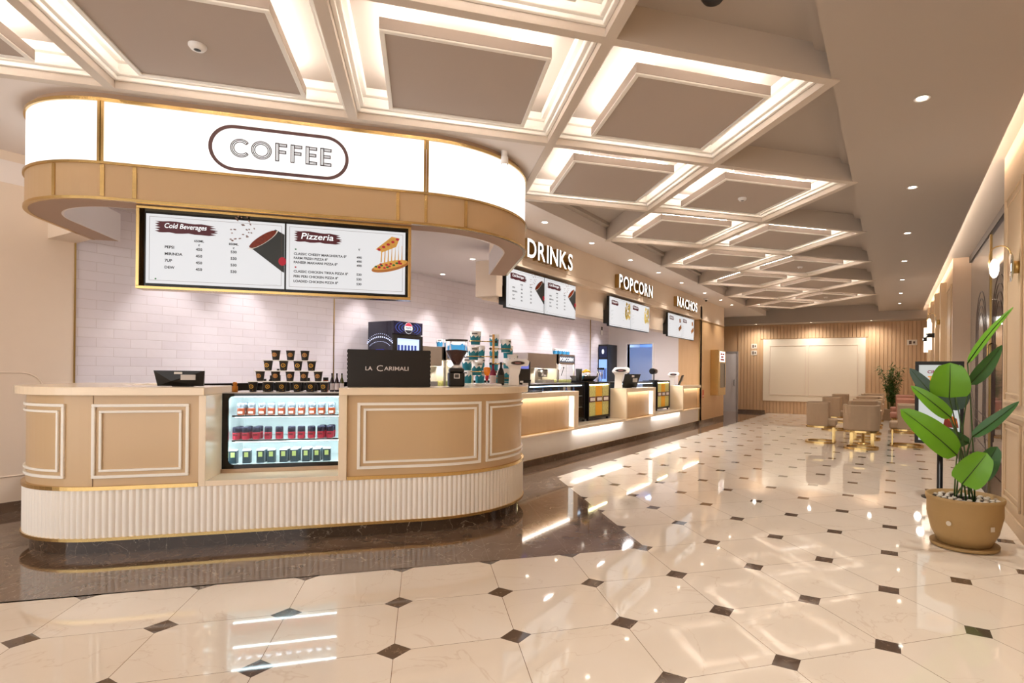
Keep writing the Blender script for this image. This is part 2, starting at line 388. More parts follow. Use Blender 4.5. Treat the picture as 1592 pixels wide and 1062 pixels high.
# floating panels with hidden LED strips
def light_panel():
    t = T('ceiling_light_panel', '', 'ceiling light', (0, 0, 0), 45, 'floating coffer light panels')
    h = 0.525; p = MB(); p.box(-h, h, -h, h, 0.0, 0.07); p.build('panel', PANC, t, bevel=0.004)
    p = MB(); frame_in(p, -h, h, -h, h, 0.03, -0.012, 0.0); p.build('edge_frame', COFF, t, bevel=0.003)
    p = MB(); a = h-0.05
    frame_in(p, -a, a, -a, a, 0.03, 0.075, 0.09); p.build('led_strip', STRIP, t)
    p = MB()
    for x, y in ((-.3, -.3), (.3, -.3), (-.3, .3), (.3, .3)): p.tube([(x, y, 0.06), (x, y, ZT-ZC+0.01)], 0.008)
    p.build('hanger', COFF, t); return t
lp = light_panel()
PL = {}
for c, (i, j) in enumerate(cells):
    s = CS0+CP*(i+.5)+0.0; t = CT0+CP*(j+.5)
    o = again(lp, (s, t, ZC), 45)
    if j < 0: d = 'floating square light panel in the coffer row at the very front of the tray, behind the camera side'
    elif j == 0: d = {0: 'large glowing square panel in the front coffer nearest the right soffit', -1: 'large glowing square panel in the coffer above the right half of the coffee sign', -2: 'large glowing square panel with smoke detector above the left half of the coffee sign', -3: 'glowing panel in the corner coffer at the far left'}[i]
    else:
        side = 'right-hand' if i-j == 0 else 'left-hand'; od = ['', 'first', 'second', 'third', 'fourth', 'fifth', 'sixth']
        d = '%s glowing square coffer panel of the %s row, counted back from the coffee sign' % (od[j], side)
    if j == -1: d = 'floating square light panel of the frontmost coffer row, number %s from the corridor axis' % ['', 'one', 'two', 'three', 'four'][-i]
    o['label'] = d; PL[(i, j)] = (s, t)
# walls
def wallbox(name, x0, x1, y0, y1, z0, z1, m_, rot=0): m = MB(); m.box(x0, x1, y0, y1, z0, z1); return structure(name, m, m_, rot)
wallbox('wall_left', XL-0.2, XL, -3.2, 2.485, 0, ZC+.05, CREAMW)
wallbox('wall_left_kitchen', XL-0.2, XL-0.004, 2.485, 14.7, 0, ZC, BRICK)
m = MB(); m.box(XL, XL+0.004, 2.0-5.2, 2.48, 3.10, 3.31); structure('trim_5', m, mat('cove_band', 'F6ECE6', 0.5))
m = MB(); m.box(XL, XL+0.012, -3.2, 2.48, 0, 0.098); structure('baseboard_left', m, DARKM)
m = MB(); m.box(XL-0.002, XL+0.012, 2.476, 2.488, 0.0, 2.64); structure('trim_6', m, GOLDD)
m = MB(); m.box(XL-0.003, XL+0.006, 5.485, 5.497, 0.95, 3.07); structure('trim_7', m, GOLDD)
m = MB(); m.box(XL-0.003, XL+0.006, 13.53, 13.57, 0.95, 3.07); structure('trim_8', m, GOLDD)
# rounded outline moulding on the left wall
def rrect(cy, cz, w, h, r, x, n=8):
    P_ = []
    for q, (sy, sz) in enumerate(((1, 1), (-1, 1), (-1, -1), (1, -1))):
        for k in range(n+1):
            a = q*pi/2+k*pi/2/n; P_.append((x, cy+sy*(w/2-r)+r*cos(a), cz+sz*(h/2-r)+r*sin(a)))
    return P_
m = MB(); m.tube(rrect(1.62, 0.83, 1.25, 0.98, 0.16, XL), 0.008, 6, True); structure('trim_9', m, CREAMW)
# kitchen: ceiling, end wall with doorway, beam
wallbox('ceiling_kitchen', XL, -4.72, 2.5, 14.7, 3.08, 3.2, mat('kitchen_ceiling', 'E6DEDC', 0.6))
m = MB(); m.box(XL, -6.75, 2.27, 2.49, 2.64, ZC); structure('wall_beam', m, CREAMW)
DY0, DY1, DZ = -6.70, -5.93, 2.2
m = MB(); m.box(XL, DY0, 14.7, 14.85, 0, 3.2); m.box(DY1, -4.55, 14.7, 14.85, 0, 3.2); m.box(DY0, DY1, 14.7, 14.85, DZ, 3.2); structure('wall_kitchen_end', m, KWALL)
m = MB(); m.box(DY0-.05, DY0, 14.67, 14.86, 0, DZ+.05); m.box(DY1, DY1+.05, 14.67, 14.86, 0, DZ+.05); m.box(DY0, DY1, 14.67, 14.86, DZ, DZ+.05); structure('trim_10', m, WHITEP)
m = MB(); m.box(DY0-1, DY1+1, 14.86, 14.9, 0, 0.01); m.box(DY0-.8, DY1+1.2, 17.0, 17.05, 0, 2.6); m.box(DY0-.8, DY0-.75, 14.86, 17.0, 0, 2.6); m.box(DY1+1.15, DY1+1.2, 14.86, 17.0, 0, 2.6); m.box(DY0-.8, DY1+1.2, 14.86, 17, 2.6, 2.65)
structure('wall_back_room', m, mat('blue_room_wall', 'B9C8E6', 0.5))
m = MB(); m.box(DY0-.7, DY0+.55, 15.5, 15.54, 0.0, 2.15); o = m.build('room_partition', mat('pale_partition', 'C8D2EA', 0.5)); o['kind'] = 'structure'
light('blue_room_light', 'AREA', (-6.3, 16.0, 2.5), 45, (0.35, 0.58, 1.0), 0.8)
m = MB()
for k in range(5): m.box(-4.94+k*0.075, -4.94+k*0.075+0.055, 14.665, 14.70, 0, 2.85)
structure('trim_11', m, WOOD)
# fascia with lower bulkhead, far column
XF = -4.55
m = MB(); m.box(XF-0.16, XF, 6.03, 17.12, 2.84, ZC); m.box(XF, XF+.012, 6.03, 17.12, 2.84, 2.865); m.box(XF, XF+.012, 6.03, 14.6, 2.93, 2.94); structure('wall_fascia', m, CREAMW, bevel=0.003)
m = MB(); m.box(-4.95, -4.69, 6.03, 14.62, 2.36, 2.86); m.box(-4.95, -4.6, 5.9, 6.03, 2.38, 2.86); m.box(-4.72, XF, 5.9, 6.03, 2.84, ZC); structure('wall_bulkhead', m, CREAMW)
m = MB(); m.box(XF-.6, XF, 14.66, 17.12, 0.1, 2.84); structure('wall_column', m, WOOD)
m = MB(); m.box(XF-.02, XF+.004, 14.655, 14.665, 0.1, 2.84); m.box(XF-.6, XF+.006, 14.66, 17.125, 2.80, 2.815); structure('trim_12', m, GOLDD)
m = MB(); m.box(XF-.6, XF+.006, 14.66, 17.12, 0, 0.1); structure('baseboard_column', m, DARKM)
wallbox('wall_recess', -7.9, -7.3, 14.85, 20.9, 0, ZC, CREAMW)
m = MB(); m.box(XF-.62, XF-.58, 14.9, 17.12, 0, ZC); structure('wall_recess_side', m, KWALL)
# back wall of oak slats with a white framed panel
m = MB(); m.box(-7.4, 1.6, YF, YF+0.2, 0, 3.2); structure('wall_back', m, SLAT)
m = MB(); y = YF
x = -4.95
while x < 0.95:
    if x+0.1 < -4.06 or x > -0.76:
        m.box(x, x+0.1, YF-0.03, YF, 0.0, 3.13)
    else: m.box(x, x+0.1, YF-0.03, YF, 0.0, 0.43); m.box(x, x+0.1, YF-0.03, YF, 2.64, 3.13)
    x += 0.115
structure('trim_13', m, SLAT, bevel=0.004)
m = MB(); m.box(-7.3, -3.98, YF-0.045, YF-.03, 0, 0.09); structure('baseboard_back', m, DARKM)
bp = T('wall_panel', 'large cream framed panel set into the slatted back wall', 'wall panel', (-2.41, YF-0.045, 0.44))
m = MB(); m.box(-1.64, 1.64, 0, 0.04, 0, 2.18); m.build('board', mat('pale_cream_board', 'F5E6D0', .5), bp, bevel=0.004)
m = MB()
for a, b in ((-1.42, -0.2), (-0.12, 1.42)):
    for (x0, x1, z0, z1) in ((a, b, .22, .245), (a, b, 1.93, 1.955), (a, a+.025, .245, 1.93), (b-.025, b, .245, 1.93)): m.box(x0, x1, -0.012, 0, z0, z1)
m.build('moulding', CREAMW, bp, bevel=0.003)
# white service door at the far left
d = MB(); d.box(-5.62, -4.98, YF-0.09, YF-0.04, 0.0, 2.13); dr = structure('door_1', d, mat('white_door', 'EDE8EA', 0.35))
d = MB(); d.tube([(-5.06, YF-.1, .95), (-5.06, YF-.15, .97), (-5.06, YF-.15, 1.15), (-5.06, YF-.1, 1.17)], 0.012); d.build('door_handle', DGREY, dr)
m = MB(); m.box(-5.7, -4.93, YF-.1, YF-.03, 2.13, 2.2); m.box(-4.98, -4.93, YF-.1, YF-.03, 0, 2.13); structure('trim_14', m, mat('door_frame_grey', 'A79E9C', 0.5))
RWALL = mat('tan_cream_paint', 'D8BE9C', 0.5)
# right wall: near pier, recess with grey doors, far wall
structure('wall_right', MB().box(XR, 1.6, YN, 6.9, 0, ZU+.02), RWALL)
structure('wall_right_far', MB().box(XR, 1.6, 12.3, YF, 0, ZU+.02), RWALL)
structure('wall_right_recess', MB().box(1.27, 1.6, 6.9, 12.3, 0, ZU+.02), CREAMW)
def rframe(m, y0, y1, z0, z1, w=0.03, d=0.018, x=XR):
    m.box(x-d, x, y0, y1, z0, z0+w); m.box(x-d, x, y0, y1, z1-w, z1); m.box(x-d, x, y0, y0+w, z0+w, z1-w); m.box(x-d, x, y1-w, y1, z0+w, z1-w)
m = MB()
for y0, y1 in ((5.95, 6.75), (4.2, 5.8), (2.4, 4.05)):
    rframe(m, y0, y1, 0.2, 0.95); rframe(m, y0+.07, y1-.07, 0.27, 0.88, .018, .012); rframe(m, y0, y1, 1.12, 3.1); rframe(m, y0+.07, y1-.07, 1.2, 3.02, .018, .012)
m.box(XR-.02, XR, YN, 6.9, 0, .12); m.box(XR-.025, XR, YN, 6.9, 1.0, 1.04)
structure('trim_15', m, RWALL, bevel=0.004)
m = MB()
for y0, y1 in ((12.5, 13.5), (14.2, 15.1), (15.9, 16.8), (17.4, 18.3), (18.9, 20.3)):
    rframe(m, y0, y1, 0.2, 0.95); rframe(m, y0, y1, 1.12, 3.1); rframe(m, y0+.07, y1-.07, 1.2, 3.02, .018, .012)
for y in (13.8, 15.5, 17.1, 18.6): m.box(XR-.1, XR, y-.16, y+.16, 0, 3.3)
m.box(XR-.02, XR, 12.3, YF, 0, .12); structure('trim_16', m, RWALL, bevel=0.004)
m = MB(); m.box(XR+.02, 1.27, 12.29, 12.3, 0.02, ZU); m.box(XR+.0, XR+.02, 12.285, 12.3, 0, ZU); structure('trim_17', m, mat('jamb_paint', 'D9BFA6', 0.5))
GREYP = mat('grey_lacquer_door', '948F8C', 0.25, coat=0.3); GREYG = mat('smoked_glass_door', '4E4A52', 0.06, coat=0.6)
d = MB(); d.box(1.25, 1.27, 9.98, 12.28, 0.01, 3.5); d1 = structure('door_2', d, GREYP)
d = MB(); d.box(1.25, 1.27, 6.92, 9.94, 0.01, 3.5); d2 = structure('door_3', d, GREYG)
a = MB()
for cy, dd in ((10.95, 0), (9.2, 1), (7.9, 1)):
    for r in (0.30, 0.40, 0.50, 0.60):
        P_ = [(1.247, cy-r, 0.25+(.6-r)), (1.247, cy-r, 2.05)]+[(1.247, cy-r*cos(q*pi/14), 2.05+r*1.15*sin(q*pi/14)) for q in range(1, 14)]+[(1.247, cy+r, 2.05), (1.247, cy+r, 0.25+(.6-r))]
        a.tube(P_, 0.0035, 5)
for q in range(4): a.tube([(1.247, 12.25, .75+q*.16), (1.247, 11.6, .35+q*.16), (1.247, 10.0, .25+q*.16)], 0.004, 5)
a.build('door_inlay', mat('bronze_inlay', '6B5850', 0.3, 0.4), d1)
d = MB(); d.box(1.235, 1.25, 9.94, 9.98, 0.01, 3.5); d.build('brass_edge', GOLDD, d1)
d = MB(); d.tube([(1.25, 9.8, 1.55), (1.2, 9.8, 1.58), (1.2, 9.8, 1.82), (1.25, 9.8, 1.85)], 0.012); d.build('door_handle', GOLD, d2)
m = MB(); m.box(1.22, 1.27, 6.9, 12.3, 3.44, ZU); structure('trim_18', m, mat('dark_header', '3E3430', 0.5))
m = MB(); m.box(0.66, 0.70, YN, 20.5, ZC+0.03, ZC+0.045); o = m.build('cove_light_strip', COVE); tag(o, 'long warm LED strip hidden in the right-hand ceiling cove', 'strip light')
# recessed downlights
def downlight():
    t = T('downlight', '', 'downlight', (0, 0, 0))
    MB().lathe([(0.055, -0.004), (0.05, -0.006), (0.038, -0.002), (0.038, 0.0)], n=20, caps=False).build('trim_ring', WHITEP, t)
    MB().lathe([(0.0, -0.001), (0.036, -0.001)], n=16, caps=False).build('lens', LENS, t); return t
dl = downlight()
def put_dl(proto, x, y, z, e, label, group, col=WARM, spot=95, blend=0.8, size=0.05, tilt=(0, 0, 0)):
    o = again(proto, (x, y, z)); o['label'] = label; o['group'] = group
    l = light('lamp_light', 'SPOT', (0, 0, -0.02), e, col, size, spot, blend, tilt, parent=o); return o
ORD = ['first', 'second', 'third', 'fourth', 'fifth', 'sixth', 'seventh', 'eighth', 'ninth', 'tenth', 'eleventh', 'twelfth']
for k in range(11):
    y = 0.35+2.2*k
    if y > 19.8: break
    lab = 'round recessed downlight in the right soffit strip, %s one visible counted from the nearest' % ORD[k-2] if k >= 2 else 'round recessed downlight in the right soffit, out of frame above the camera'
    if k < 2: lab = 'round recessed downlight at the near end of the right soffit, %s from the entrance' % ORD[k]
    put_dl(dl, 0.175, y, ZC, 80, lab, 'downlights in the right soffit')
for k, y in enumerate((6.35, 7.7, 9.17, 10.55, 11.95, 13.7, 15.2, 16.4)):
    put_dl(dl, -4.14, y, ZC, 45, 'small recessed downlight above the counter fascia, %s from the coffee sign' % ORD[k], 'downlights above the fascia', spot=100)
for k, (x, y) in enumerate(((-6.95, 3.3), (-6.95, 4.15), (-6.95, 5.9), (-6.95, 7.4), (-6.95, 8.8), (-6.95, 10.1), (-6.95, 11.3), (-6.95, 12.6), (-6.95, 13.9), (-5.6, 4.2), (-5.6, 6.6), (-5.6, 9.0), (-5.6, 11.2), (-5.7, 12.8))):
    if x < -6: lab = 'kitchen wall-washing downlight, %s along the tiled wall from the coffee bar' % ORD[k]
    else: lab = 'kitchen downlight over the service aisle, %s from the coffee bar' % ORD[k-9]
    put_dl(dl, x, y, 3.08, 55 if x < -6 else 300, lab, 'kitchen downlights', NEUT, 64 if x < -6 else 165, 0.5 if x < -6 else 1.0, .05 if x < -6 else .2)
for k, x in enumerate((-4.2, -2.4, -0.6)):
    put_dl(dl, x, 20.05, 3.13, 75, 'tiny downlight under the far beam washing the slatted wall, %s from the left' % ORD[k], 'downlights under the far beam', spot=165, blend=1.0)
# ================================================================ COFFEE BAR (frame turned 45 degrees: x = along its front, y = away from the camera)
RL, RR = 0.83, 0.99
SL, SR, TF = -2.24, 0.03, 4.93
LEG = 0.75; DL = LEG-1.37
SEG = [LEG, RL*pi/2, SR-SL, RR*pi/2, 1.45]
def cp(a, off=0.0):
    if a < SEG[0]: return (SL-RL-off, TF+RL+LEG-a)
    a -= SEG[0]
    if a < SEG[1]: th = pi+a/RL; return (SL+(RL+off)*cos(th), TF+RL+(RL+off)*sin(th))
    a -= SEG[1]
    if a < SEG[2]: return (SL+a, TF-off)
    a -= SEG[2]
    if a < SEG[3]: th = 1.5*pi+a/RR; return (SR+(RR+off)*cos(th), TF+RR+(RR+off)*sin(th))
    a -= SEG[3]
    return (SR+RR+off, TF+RR+a)
A1 = SEG[0]; A2 = A1+SEG[1]; A3 = A2+SEG[2]; A4 = A3+SEG[3]; AE = A4+SEG[4]
def aS(s): return A2+(s-SL)
def samples(a0, a1):
    xs = [a0]
    for lo, hi, n in ((0, A1, 1), (A1, A2, 22), (A2, A3, 1), (A3, A4, 28), (A4, AE, 1)):
        for k in range(n+1):
            a = lo+(hi-lo)*k/n
            if a0 < a < a1 and a-xs[-1] > 1e-4: xs.append(a)
    xs.append(a1); return xs
def band(m, a0, a1, o0, o1, z0, z1, smooth=True):      # solid following the bar's outline between two offsets
    A = samples(a0, a1); n = len(A); v = []
    for a in A:
        pi_, po = cp(a, o0), cp(a, o1)
        v += [(pi_[0], pi_[1], z0), (po[0], po[1], z0), (po[0], po[1], z1), (pi_[0], pi_[1], z1)]
    f = []
    for i in range(n-1):
        b, c = 4*i, 4*i+4
        for q in range(4):
            r = (q+1) % 4; f.append((b+q, b+r, c+r, c+q))
    f += [(3, 2, 1, 0), (4*n-4, 4*n-3, 4*n-2, 4*n-1)]
    m.add(v, [tuple(reversed(x)) for x in f], False); return m
BASE = (-1.1, 5.9, 0.0)
bar = T('coffee_counter', 'long curved tan coffee bar with fluted white base and gold trim under the COFFEE sign', 'counter', BASE, 45)
m = MB(); band(m, 0, AE-.1, -0.12, -0.045, 0, 0.105); m.build('plinth', PLINTH, bar, True)
m = MB(); A = []; a = 0.02; PITCH = 0.042; n = int((AE-0.1)/PITCH)
for k in range(n):
    for q in range(6): A.append((a+(k+q/6)*PITCH, 0.011*abs(sin(pi*q/6))-0.011))
v = []
for x, of in A:
    p = cp(x, of); v += [(p[0], p[1], 0.115), (p[0], p[1], 0.475)]
m.add(v, [(2*i, 2*i+2, 2*i+3, 2*i+1) for i in range(len(A)-1)], False); band(m, 0, AE-.1, -0.12, -0.03, 0.105, 0.475)
m.build('fluted_base', FLUTE, bar, True)
m = MB(); band(m, 0, AE-.1, -0.05, 0.008, 0.10, 0.122); band(m, 0, aS(-1.645), -0.05, 0.006, 0.472, 0.50); band(m, aS(-.59), AE-.1, -0.05, 0.006, 0.472, 0.50); m.build('gold_trim', GOLD, bar, True)
m = MB(); band(m, 0, aS(-1.63), -0.10, -0.022, 0.475, 1.17); band(m, aS(-.60), AE-.05, -0.10, -0.022, 0.475, 1.17)
m.build('front_panel', TAN, bar, True)
m = MB(); band(m, aS(-2.327), aS(-2.323), -.022, -.0195, .5, 1.17); m.build('panel_seam', mat('seam_brown', '7E6144', 0.6), bar, True)
def mould(a0, a1, z0, z1):
    m = MB()
    for i, w in ((0, .022), (.048, .018)):
        b0, b1, y0, y1 = a0+i, a1-i, z0+i, z1-i
        for (u0, u1, v0, v1) in ((b0, b1, y0, y0+w), (b0, b1, y1-w, y1), (b0, b0+w, y0+w, y1-w), (b1-w, b1, y0+w, y1-w)): band(m, u0, u1, -.023, -.006, v0, v1)
    return m.build('panel_moulding', WMOLD, bar, True, bevel=0.004)
mould(A1-.55, A1+1.02, .557, 1.105); mould(aS(-2.33), aS(-1.71), .557, 1.105); mould(aS(-.515), aS(.53), .557, 1.105); mould(A3+.56, A4+.5, .557, 1.105)
# worktop
m = MB(); band(m, 0, aS(-1.594), -0.60, 0.045, 1.17, 1.23); m.build('worktop', STONE, bar, True, bevel=0.004)
m = MB(); band(m, aS(-.65), AE-.15, -0.55, 0.045, 1.17, 1.23); m.build('worktop', STONE, bar, True, bevel=0.004)
m = MB()
F0, F1 = TF-.005, 5.75
m.box(-1.641, -1.594, F0, F1, .472, 1.17); m.box(-.656, -.593, F0, F1, .472, 1.17); m.box(-1.594, -.656, F0, F1, .472, .512)
m.build('niche_surround', STONE, bar, True, bevel=0.003)
m = MB(); m.box(-1.594, -.656, 5.262, F1, .512, .545); m.build('niche_plinth', mat('beige_steel', 'B59A80', 0.35, 0.5), bar, True)
# ---- glass display case in the niche
case = T('display_fridge', 'black framed glass display fridge of drinks set into the coffee bar front', 'display case', (-1.125, 5.5, 0.546), 45)
c0, c1, g0, g1 = -1.588, -.662, .546, 1.172; t0, t1 = 5.265, 5.80
m = MB()
def rr2(x0, x1, z0, z1, r, y, n=5):
    P_ = []
    for q, (cx, cz) in enumerate(((x1-r, z1-r), (x0+r, z1-r), (x0+r, z0+r), (x1-r, z0+r))):
        for k in range(n+1): a_ = q*pi/2+k*pi/2/n; P_.append((cx+r*cos(a_), y, cz+r*sin(a_)))
    return P_
inn = rr2(c0+.045, c1-.012, g0+.033, g1-.026, .035, 0); out = []
for (x, y, z) in inn:
    out.append((c0 if x < (c0+c1)/2 else c1, 0, g0 if z < .86 else g1))
n = len(inn); v = [(p[0], t0, p[2]) for p in out]+[(p[0], t0, p[2]) for p in inn]+[(p[0], t0+.02, p[2]) for p in inn]
m.add(v, [(i, n+i, n+(i+1) % n, (i+1) % n) for i in range(n)]+[(n+i, 2*n+i, 2*n+(i+1) % n, n+(i+1) % n) for i in range(n)])
m.build('front_frame', BLACKG, case, True)
m = MB(); m.box(c0, c1, t0+.02, t1, g1-.012, g1); m.box(c0, c1, t0+.02, t1, g0, g0+.03); m.box(c0, c0+.012, t0+.02, t1, g0+.03, g1-.012); m.box(c1-.012, c1, t0+.02, t1, g0+.03, g1-.012); m.box(c0, c1, t1, t1+.01, g0, g1)
m.build('cabinet_body', mat('case_interior', 'F2F8F8', 0.3), case, True)
m = MB(); m.box(c0, c1, t0-.001, t1, g1, g1+.006); m.build('top_plate', mat('case_top', 'CFC9C4', 0.2), case, True)
m = MB(); m.box(c0+.045, c1-.012, t0+.006, t0+.009, g0+.03, g1-.026); m.build('glass_pane', GLASS, case, True)
CL = emis('cool_strip', 'E6F8FF', 12.0)
SHZ = [.983, .775]
for z in SHZ:
    m = MB(); m.box(c0+.06, c1-.014, t0+.05, t1-.02, z-.008, z); sh = m.build('shelf', mat('shelf_glass', 'E4F2F3', 0.1, trans=.3), case, True)
    m = MB(); m.box(c0+.06, c1-.014, t0+.045, t0+.05, z-.012, z+.002); m.build('shelf_edge', DGREY, sh); bpy.data.objects[-1] if False else None
    m = MB(); m.box(c0+.08, c1-.03, t0+.06, t0+.072, z-.016, z-.009); m.build('shelf_light', CL, sh)
for o in case.children:
    if o.name.startswith('shelf'):
        for q in o.children: q.data.transform(Matrix.Translation(-Vector(case['_b'])))
m = MB(); m.box(c0+.08, c1-.03, t0+.03, t0+.045, g1-.03, g1-.014); m.build('canopy_light', CL, case, True)
m = MB(); m.box(c0+.012, c0+.02, t0+.03, t0+.04, g0+.05, g1-.03); m.build('side_light', CL, case, True)
light('case_fill', 'AREA', (.0, -.2, .6), 2.6, (.86, .96, 1.0), .8, sy=.06, rot=(radians(28), 0, 0), parent=case)  # unseen fill lamps added to brighten the fridge interior
for _z in (.42, .21): light('case_fill', 'AREA', (.0, -.17, _z), 1.6, (.86, .96, 1.0), .8, sy=.04, rot=(radians(35), 0, 0), parent=case)
# cans and cartons
def pack(name, h, w, body, top, lab, labc, tcol=None, carton=False):
    t = T(name, '', 'drink', (0, 0, 0), 45); hw = w/2
    if not carton:
        pr = [(hw*.86, 0), (hw*.98, h*.06), (hw, h*.5), (hw*.98, h*.93), (hw*.8, h)]
        MB().lathe([(r, z) for r, z in pr if z <= h*.55]+[(hw*1.0, h*.55)], n=12).build('can_body', body, t)
        MB().lathe([(hw*1.001, h*.55), (hw*.98, h*.93), (hw*.8, h)], n=12).build('can_top', top, t)
    else:
        MB().box(-hw, hw, -hw, hw, 0, h*.9).build('carton_body', body, t)
        b = MB(); b.ext([(-hw, -hw, h*.9), (hw, -hw, h*.9), (hw, -hw*.1, h), (-hw, -hw*.1, h)], (0, 0, 0.0)) if False else None
        MB().add([(-hw, -hw, h*.9), (hw, -hw, h*.9), (hw, hw, h*.9), (-hw, hw, h*.9), (-hw, 0, h), (hw, 0, h)], [(0, 1, 5, 4), (2, 3, 4, 5), (1, 2, 5), (3, 0, 4)]).build('carton_top', top, t)
    m = MB(); y = -hw*1.02-.0006
    m.box(-hw*.55, hw*.55, y, y+.004, lab[0]*h, lab[1]*h); m.build('label', labc, t)
    return t
c1m = mat('orange_can', 'A3441F', 0.3, .3); s1 = mat('silver_blue_can', 'AEB6C4', 0.25, .6)
c2m = mat('red_can', 'C2203A', 0.3, .2); s2 = mat('navy_can', '23203A', 0.3, .3)
c3m = mat('teal_carton', '1F3B47', 0.4); s3 = mat('white_carton_top', 'EDF2F0', 0.4)
k1 = pack('drink_can', .105, .062, c1m, s1, (.12, .3), mat('cream_label', 'F0E2CC', .5))
k2 = pack('drink_can', .108, .062, c2m, s2, (.3, .45), mat('dark_red_label', '7C1226', .5))
k3 = pack('drink_carton', .118, .056, c3m, s3, (.45, .8), mat('lime_label', 'CFE08A', .5), carton=True)
def s_at(px): return -1.507+(px-373)*.00506
POSW = ['leftmost', 'second from left', 'third from left', 'fourth from left', 'fifth from left', 'sixth from left', 'seventh from left', 'eighth from left', 'ninth from left', 'tenth from left']
def rowput(proto, xs, t, z, lab, grp, deep=()):
    for i, x in enumerate(xs):
        s = s_at(340+(x+33)/6.64); o = again(proto, (s, t, z), 45); o['label'] = lab+', '+POSW[i]; o['group'] = grp
        if i in deep:
            o = again(proto, (s+.004, t+.078, z), 45); o['label'] = lab.split(' on the')[0]+' standing behind the '+POSW[i]+' one of its row'; o['group'] = grp
rowput(k1, (222, 325, 430, 523, 627, 730, 832, 943, 1043, 1150), 5.38, SHZ[0]+.001, 'silver and orange can on the top shelf of the display fridge', 'orange cans on the top shelf', (0,))
rowput(k2, (182, 272, 378, 497, 610, 735, 835, 940, 1040, 1135), 5.37, SHZ[1]+.001, 'navy and red can on the middle shelf of the display fridge', 'red cans on the middle shelf', (0, 1, 2, 8, 9))
rowput(k3, (160, 292, 430, 537, 660, 770, 890, 1003, 1108), 5.36, g0+.031, 'dark teal carton with lime label on the bottom of the display fridge', 'teal cartons at the bottom', (2, 4, 5, 6, 7))
# ---- cup pyramid
CUPM = mat('black_paper_cup', '2C2622', 0.5); CUPG = mat('gold_logo', 'F0B840', 0.4); CUPB = mat('bronze_logo', 'B57F42', 0.4)
def cup(pattern):
    t = T('paper_cup', '', 'cup', (0, 0, 0), 45)
    MB().lathe([(.026, 0), (.0355, .079), (.0372, .081), (.0372, .084), (.034, .084), (.025, .004), (0, .004)], n=20, caps=False).build('cup_body', CUPM, t)
    m = MB(); cz = .045
    def onc(x, z): r = .026+(z/.08)*.0098; return (x, -sqrt(max(0, r*r-x*x))-.0012, z)
    if pattern:                                       # ring with a C-like mark
        for r0, r1 in ((.0125, .0175),):
            n = 20; v = []
            for k in range(n): a = 2*pi*k/n; v += [onc(r0*cos(a), cz+r0*sin(a)), onc(r1*cos(a), cz+r1*sin(a))]
            m.add(v, [(2*k, 2*((k+1) % n), 2*((k+1) % n)+1, 2*k+1) for k in range(n)])
        v = [onc(x, z) for x, z in ((-.003, cz-.006), (.004, cz-.006), (.004, cz+.007), (0, cz+.007), (0, cz-.001), (-.003, cz-.001))]; m.add(v, [(0, 1, 2, 3, 4, 5)])
        m.add([onc(.008, .012), onc(.016, .012), onc(.016, .015), onc(.008, .015)], [(0, 1, 2, 3)])
        m.build('logo', CUPG, t)
    else:
        v = [onc(0, cz)]+[onc((.0185+.0015*(k % 2))*cos(2*pi*k/20), cz+(.0185+.0015*(k % 2))*sin(2*pi*k/20)) for k in range(20)]
        m.add(v, [(0, 1+k, 1+(k+1) % 20) for k in range(20)]); m.build('logo', CUPB, t)
    return t
cA, cB = cup(True), cup(False)
CARD = mat('white_card', 'F5F2EC', 0.6)
rows = [((137, 365, 580, 812, 1032, 1237), 1.1790, cA), ((245, 478, 700, 920, 1142), 1.2715, cB), ((365, 600, 822, 1035), 1.3640, cA), ((480, 705, 930), 1.4565, cB)]
RN = ['bottom', 'second', 'third', 'top']
for r, (xs, z, pr) in enumerate(rows):
    for i, x in enumerate(xs):
        s = -1.411+(380+x/9.95-393.8)*.0051
        o = again(pr, (s, 5.45, z), 45, yaw=(i*37 % 20)-12); o['label'] = 'black gold-logo paper cup in the %s row of the pyramid, %s' % (RN[r], POSW[i]); o['group'] = 'stacked paper cups'
    if r < 3:
        xs2 = xs; s0 = -1.411+(380+xs[0]/9.95-393.8)*.0051-.035; s1_ = -1.411+(380+xs[-1]/9.95-393.8)*.0051+.035
        c = MB().box(s0, s1_, 5.40, 5.50, z+.0845, z+.0915).build('card_sheet', CARD); c.rotation_euler = (0, 0, pi/4)
        tag(c, 'white card sheet between the %s and %s cup rows' % (RN[r], RN[r+1]), 'card', 'card sheets in the cup pyramid')
# ---- bottles
def bottle(name, glass, capm, labm, h=.165, r=.0185, lab=True, neck=.35):
    t = T(name, '', 'bottle', (0, 0, 0), 45)
    MB().lathe([(r*.9, 0), (r, .006), (r, h*.5), (r*.75, h*.64), (r*neck, h*.78), (r*neck, h*.93)], n=16).build('bottle_body', glass, t)
    MB().lathe([(r*neck*1.15, h*.93), (r*neck*1.15, h)], n=12).build('cap', capm, t)
    if lab: MB().lathe([(r*1.01, h*.1), (r*1.01, h*.45)], n=16, caps=False).build('label', labm, t)
    return t
dkg = mat('dark_syrup', '2A1216', 0.1, coat=.4); grg = mat('olive_syrup', '4C4A20', 0.1, coat=.4); labw = mat('pale_label', 'E5D8DA', .6); capb = mat('black_cap', '1A1615', .4); rdg = mat('magenta_syrup', '8E1F3E', 0.12, coat=.4)
for i, (s, g) in enumerate(((-.785, dkg), (-.745, dkg), (-.704, grg))):
    o = bottle('syrup_bottle', g, capb, labw); place(o, (s, 5.47, 1.179), 45); o['label'] = ['slim dark syrup bottle with pale label right of the cup pyramid, left of the pair', 'slim dark syrup bottle with pale label standing between two other syrup bottles', 'olive green syrup bottle with pale label beside the black coffee machine'][i]; o['group'] = 'syrup bottles on the fridge top'
o = T('spice_jar', 'small jar of orange powder with black lid behind the right end of the cups', 'jar', (-.86, 5.62, 1.179), 45)
